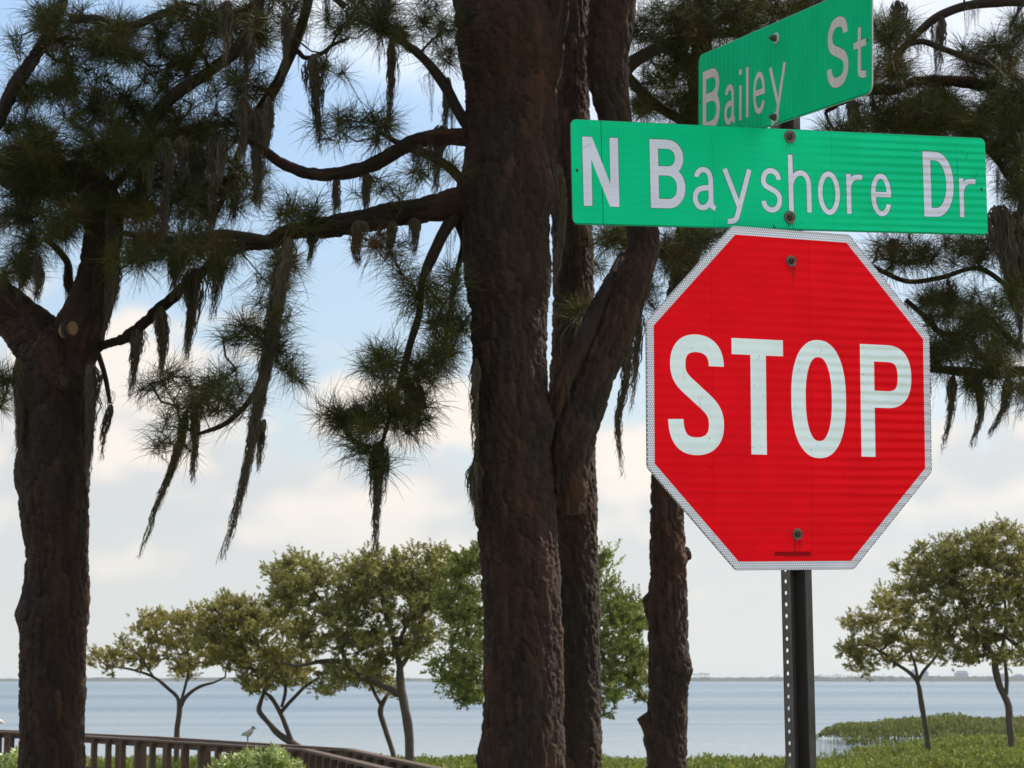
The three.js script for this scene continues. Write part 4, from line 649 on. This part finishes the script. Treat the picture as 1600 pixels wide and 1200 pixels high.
// stop sign
{
  const o = signGroup('stop_sign', 'red octagonal STOP sign on a perforated dark metal post', [0.631, 0.6229, -4.835], [.8924, .0297, -.4502], [-.0027, .9982, .0605]);
  const im = canvas(2048, 2048, 762, 762, (x) => {
    x.fillStyle = '#6c6c70'; x.fillRect(-400, -400, 800, 800);
    const oct = (R) => { const t = Math.tan(Math.PI / 8) * R; x.beginPath(); [[-t, R], [-R, t], [-R, -t], [-t, -R], [t, -R], [R, -t], [R, t], [t, R]].forEach(([a, b], i) => (i ? x.lineTo(a, b) : x.moveTo(a, b))); x.closePath(); x.fill(); };
    x.fillStyle = '#bfc3d2'; oct(378.5); x.fillStyle = '#fafbff'; for (let j = -74; j < 75; j++) for (let i = -74; i < 75; i++) { const a = i * 5.2 + (j & 1) * 2.6, b = j * 5.2; if (Math.max(Math.abs(a), Math.abs(b), (Math.abs(a) + Math.abs(b)) * .7071) > 356) { x.beginPath(); x.arc(a, b, 1.75, 0, 6.3); x.fill(); } } x.fillStyle = '#f40016'; oct(362);
    // old tape residue, scratches, sheeting joints
    x.fillStyle = 'rgba(120,0,6,.75)'; x.fillRect(-56, -350, 98, 9); x.fillStyle = 'rgba(150,0,8,.5)'; x.fillRect(-30, -353, 70, 4);
    x.fillStyle = 'rgba(160,0,8,.45)'; x.fillRect(-300, -212, 620, 1.6); x.fillRect(46, -358, 1.4, 716); x.fillRect(-214, -358, 1, 716); x.fillRect(-120, -292, 330, 1.2);
    x.strokeStyle = x.fillStyle = '#eeffff'; x.lineWidth = 39;
    const B = (...a) => { x.moveTo(a[0], a[1]); for (let i = 2; i < a.length; i += 6) x.bezierCurveTo(...a.slice(i, i + 6)); };
    x.beginPath(); B(-203, 66, -203, 100, -224, 115.5, -255, 115.5, -286, 115.5, -302, 98, -302, 68, -302, 36, -284, 28, -256, 6, -226, -18, -204, -28, -204, -62, -204, -95, -224, -110.5, -256, -110.5, -288, -110.5, -307, -95, -308, -52); x.stroke();
    x.fillRect(-163, 95, 136, 36); x.fillRect(-114, -126, 41, 240);
    x.beginPath(); for (let i = 0; i <= 96; i++) { const a = i / 96 * 6.2832, c = Math.cos(a), s = Math.sin(a), n = 2 / 2.35; const px = 68 + 55 * Math.sign(c) * Math.pow(Math.abs(c), n), py = 2 + 114 * Math.sign(s) * Math.pow(Math.abs(s), n); i ? x.lineTo(px, py) : x.moveTo(px, py); } x.closePath(); x.stroke();
    x.beginPath(); x.moveTo(183, 112); x.lineTo(258, 112); x.bezierCurveTo(296, 112, 307, 92, 307, 59); x.bezierCurveTo(307, 26, 296, 6, 258, 6); x.lineTo(195, 6); x.stroke(); x.fillRect(183, -126, 39, 257);
    const r = rngOf(4); for (let i = 0; i < 26; i++) { x.fillStyle = `rgba(150,120,70,${.15 + .35 * r()})`; const a = [-275, -232, -95, 6, 8, 40, 200][i % 7], b = -120 + 235 * r(); x.beginPath(); x.ellipse(a + (r() - .5) * 24, b, .7 + 1.2 * r(), 1 + 2.5 * r(), r(), 0, 6.3); x.fill(); }
    for (const [a, b] of [[-3, 311], [5, -302]]) for (let i = 0; i < 26; i++) { x.fillStyle = `rgba(95,30,10,${.10 + .22 * r()})`; const l = 8 + 46 * r() * r(); x.fillRect(a + (r() - .5) * 20, b - 10 - l, .6 + 1.4 * r(), l); }
    x.lineCap = 'round'; for (let i = 0; i < 46; i++) { x.strokeStyle = r() < .5 ? `rgba(255,150,140,${.12 + .2 * r()})` : `rgba(110,0,8,${.15 + .25 * r()})`; x.lineWidth = .5 + .6 * r(); const a = (r() - .5) * 660, b = (r() - .5) * 660, t = r() * 6.3, l = 4 + 34 * r() * r(); x.beginPath(); x.moveTo(a, b); x.lineTo(a + Math.cos(t) * l, b + Math.sin(t) * l); x.stroke(); }
    for (let i = 0; i < 260; i++) { x.fillStyle = `rgba(70,40,25,${.08 + .22 * r()})`; x.beginPath(); x.arc((r() - .5) * 740, (r() - .5) * 740, .4 + 1.1 * r() * r(), 0, 6.3); x.fill(); }
    for (let i = 0; i < 30; i++) { x.fillStyle = `rgba(90,0,5,${.1 + .2 * r()})`; x.beginPath(); x.ellipse((r() - .5) * 650, (r() - .5) * 650, 1 + 3 * r(), .6 + r(), r() * 3, 0, 6.3); x.fill(); }
  });
  sheeting(im, 762, 762, 41, 5.2, .075);
  const bump = wave(256, 1024, (u, v) => 0.5 + 0.5 * Math.sin(v * 6.2832 * 36 + 2.2 * fbm(u * 3, v * 9, 0, 3)) * (.25 + .75 * sstep(.35, .9, u)) * (.4 + .9 * fbm(u * 2, v * 7, 4, 2)));
  const s = octagon(.381, .006), z = 0;
  add(o, 'sheeting', plateUV(ext(s, .0006), .762, .762).translate(0, 0, -.0006), new THREE.MeshPhysicalMaterial({ map: texOf(im), roughness: .6, specularIntensity: .2, bumpMap: bump, bumpScale: .0028 }));
  add(o, 'plate', ext(octagon(.3815, .006), .002, .0004).translate(0, 0, -.003), alu);
  bolt(o, -.003, .311, 0); bolt(o, .005, -.302, 0);
  // post: a flanged channel whose flanges carry a row of holes
  const bot = -2.235, topY = .85, mid = .0035, fl = new THREE.Shape(); const pts = (sh, a, b) => { sh.moveTo(a, bot); sh.lineTo(b, bot); sh.lineTo(b, topY); sh.lineTo(a, topY); sh.closePath(); };
  const post = new THREE.Group(); post.name = 'post'; o.add(post); post.position.set(mid, 0, -.010); post.rotation.x = -.022;
  const pm = new THREE.MeshStandardMaterial({ map: dataTex(128, 512, (u, v) => { const k = .8 + .5 * (tile(u, v, 8, 30, 3, 4) - .5); return [.36 * k, .34 * k, .33 * k]; }, true, [8, 1]), roughness: .62, metalness: .35 });
  for (const [a, b, holes] of [[-.040, -.017, true], [.022, .040, false]]) {
    const sh = new THREE.Shape(); pts(sh, a, b);
    if (holes) for (let k = 0; k < 82; k++) { const hh = new THREE.Path(); hh.absellipse(-.029, topY - .012 - k * .0254, .0040, .0048, 0, 6.2832, true); sh.holes.push(hh); }
    add(post, 'flange', new THREE.ExtrudeGeometry(sh, { depth: .003, bevelEnabled: false, curveSegments: 6 }).translate(0, 0, -.003), pm);
  }
  const wall = (x0, z0, x1, z1) => { const l = Math.hypot(x1 - x0, z1 - z0); return new THREE.BoxGeometry(l, topY - bot, .0028).rotateY(Math.atan2(-(z1 - z0), x1 - x0)).translate((x0 + x1) / 2, (topY + bot) / 2, (z0 + z1) / 2); };
  add(post, 'channel_side', wall(-.0165, -.0035, .004, -.040), pm); add(post, 'channel_side', wall(.0225, -.0035, .020, -.040), pm); add(post, 'web', wall(.003, -.0415, .021, -.0415), pm);
}
// lower street sign
const green1 = '#00d494';
{
  const o = signGroup('street_sign', 'lower green street sign reading N Bayshore Dr, directly above the stop sign', [.6221, 1.1192, -4.8063], [.9255, .0546, -.3748], [-.0215, .9956, .0917], 1.0022);
  const im = canvas(2048, 440, 1067, 228.6, (x) => {
    x.fillStyle = green1; x.fillRect(-600, -200, 1200, 400);
    x.fillStyle = 'rgba(0,90,40,.75)'; x.fillRect(-462, -115, 1.6, 230); x.fillRect(-533, -113.5, 1067, 1.6);
    x.fillStyle = 'rgba(0,120,70,.3)'; x.fillRect(116, -115, 1.2, 230); x.fillRect(-190, -115, 1, 230); x.fillRect(453, -20, 1.2, 120);
    for (const [c, p] of [['#0b7a52', 2.6], ['#e4e6f6', 0]]) {
      x.strokeStyle = x.fillStyle = c; const G = (...a) => glyph(x, ...a, p);
      G('N', -507, -421, -74, 78, 21); G('B', -345, -259, -74, 79, 21); G('a', -241, -185, -75, 22, 12.4); G('y', -166, -91, -107, 19, 12.4); G('s', -70, -14, -76, 24, 12.4); G('h', 2, 61, -74, 57, 12.4); G('o', 78, 136, -78, 22, 12.4); G('r', 153, 196, -74, 18, 12.4); G('e', 218, 272, -76, 22, 12.4); G('D', 360, 443, -75, 78, 21); G('r', 458, 504, -74, 18, 12.4);
    }
    x.fillStyle = '#2b5a45'; for (const [a, b] of [[-521, 3], [520, -7]]) { x.beginPath(); x.ellipse(a, b, 3.6, 3.6, 0, 0, 7); x.fill(); }
    x.strokeStyle = 'rgba(20,90,60,.6)'; x.lineWidth = 1.2; x.beginPath(); x.moveTo(478, 62); x.lineTo(484, 78); x.moveTo(500, 20); x.lineTo(512, 34); x.moveTo(455, 30); x.lineTo(457, 60); x.stroke();
    const r9 = rngOf(15); for (const [a, b] of [[9, 98], [3, -86]]) for (let i = 0; i < 20; i++) { x.fillStyle = `rgba(70,60,30,${.10 + .2 * r9()})`; const l = 5 + 30 * r9() * r9(); x.fillRect(a + (r9() - .5) * 20, b - 11 - l, .6 + 1.3 * r9(), l); }
    for (let i = 0; i < 40; i++) { x.strokeStyle = r9() < .5 ? `rgba(200,255,235,${.10 + .2 * r9()})` : `rgba(0,80,50,${.15 + .25 * r9()})`; x.lineWidth = .5 + .6 * r9(); const a = (r9() - .5) * 1040, b = (r9() - .5) * 220, t = r9() * 6.3, l = 4 + 30 * r9() * r9(); x.beginPath(); x.moveTo(a, b); x.lineTo(a + Math.cos(t) * l, b + Math.sin(t) * l); x.stroke(); }
    for (let i = 0; i < 200; i++) { x.fillStyle = `rgba(40,60,40,${.08 + .22 * r9()})`; x.beginPath(); x.arc((r9() - .5) * 1060, (r9() - .5) * 226, .4 + 1.1 * r9() * r9(), 0, 6.3); x.fill(); }
    const r = rngOf(14); for (let i = 0; i < 700; i++) { x.fillStyle = `rgba(120,130,150,${.1 + .25 * r()})`; const a = (r() - .5) * 1040, b = -74 + 152 * r(); x.fillRect(a, b, 1 + r() * 1.6, .8 + r()); }
  });
  sheeting(im, 1067, 228.6, 43, 5.0, .10);
  const bump = wave(512, 512, (u, v) => 0.5 + 0.5 * Math.sin(v * 6.2832 * 13 + 1.6 * fbm(u * 3, v * 5, 0, 3)) * (.12 + .88 * sstep(.5, .75, u)) * (.4 + .9 * fbm(u * 2, v * 5, 4, 2)));
  add(o, 'sheeting', plateUV(ext(roundRect(1.067, .2286, .014), .0006), 1.067, .2286).translate(0, 0, -.0006), new THREE.MeshPhysicalMaterial({ map: texOf(im), roughness: .6, specularIntensity: .2, bumpMap: bump, bumpScale: .003 }));
  add(o, 'plate', ext(roundRect(1.069, .2306, .0145), .002, .0004).translate(0, 0, -.003), new THREE.MeshStandardMaterial({ color: lin(.03, .10, .07), roughness: .6 }));
  bolt(o, .009, .098, 0, 1.15); bolt(o, .003, -.086, 0, 1.15);
}
// upper street sign
{
  const o = signGroup('street_sign', 'upper green street sign reading Bailey St, turned nearly edge-on at the top of the post', [.591, 1.3399, -4.7098], [.3021, -.1043, .9476], [.0046, .9941, .1079]);
  const im = canvas(2048, 512, 914, 228.6, (x) => {
    x.fillStyle = '#00d494'; x.fillRect(-600, -200, 1200, 400);
    x.fillStyle = 'rgba(0,90,60,.6)'; x.fillRect(-457, -113.5, 914, 2);
    for (const [c, p] of [['#0c6b4c', 2], ['#e6dfdd', 0]]) {
      x.strokeStyle = x.fillStyle = c; const G = (...a) => glyph(x, ...a, p);
      G('B', -431, -325, -76, 71, 22); G('a', -299, -237, -78, 17, 15); G('i', -216, -193, -78, 41, 15); G('l', -176, -155, -77, 40, 15); G('e', -132, -67, -77, 19, 14); G('y', -45, 46, -116, 17, 14); G('S', 252, 352, -80, 69, 22); G('t', 376, 433, -79, 29, 15);
    }
    x.fillStyle = '#2c6b58'; for (const [a, b] of [[-447, 0], [438, -4]]) { x.beginPath(); x.ellipse(a, b, 4.5, 3.6, 0, 0, 7); x.fill(); }
  });
  sheeting(im, 914, 228.6, 47, 6, .05);
  const bump = wave(1024, 64, (u) => 0.5 + 0.5 * Math.sin(u * 6.2832 * 38 + .8 * Math.sin(u * 21)));
  add(o, 'sheeting', plateUV(ext(roundRect(.914, .2286, .02), .0006), .914, .2286).translate(0, 0, -.0006), new THREE.MeshPhysicalMaterial({ map: texOf(im), roughness: .7, specularIntensity: .1, bumpMap: bump, bumpScale: .0016 }));
  add(o, 'plate', ext(roundRect(.916, .2306, .0205), .002, .0004).translate(0, 0, -.003), alu);
  bolt(o, -.005, .078, 0, 1, paleWash); bolt(o, -.005, -.099, 0, 1, paleWash);
  add(o, 'bracket', new THREE.BoxGeometry(.03, .2, .05).translate(-.117, 0, -.0285), boltM);
}
renderer.render(scene, camera);
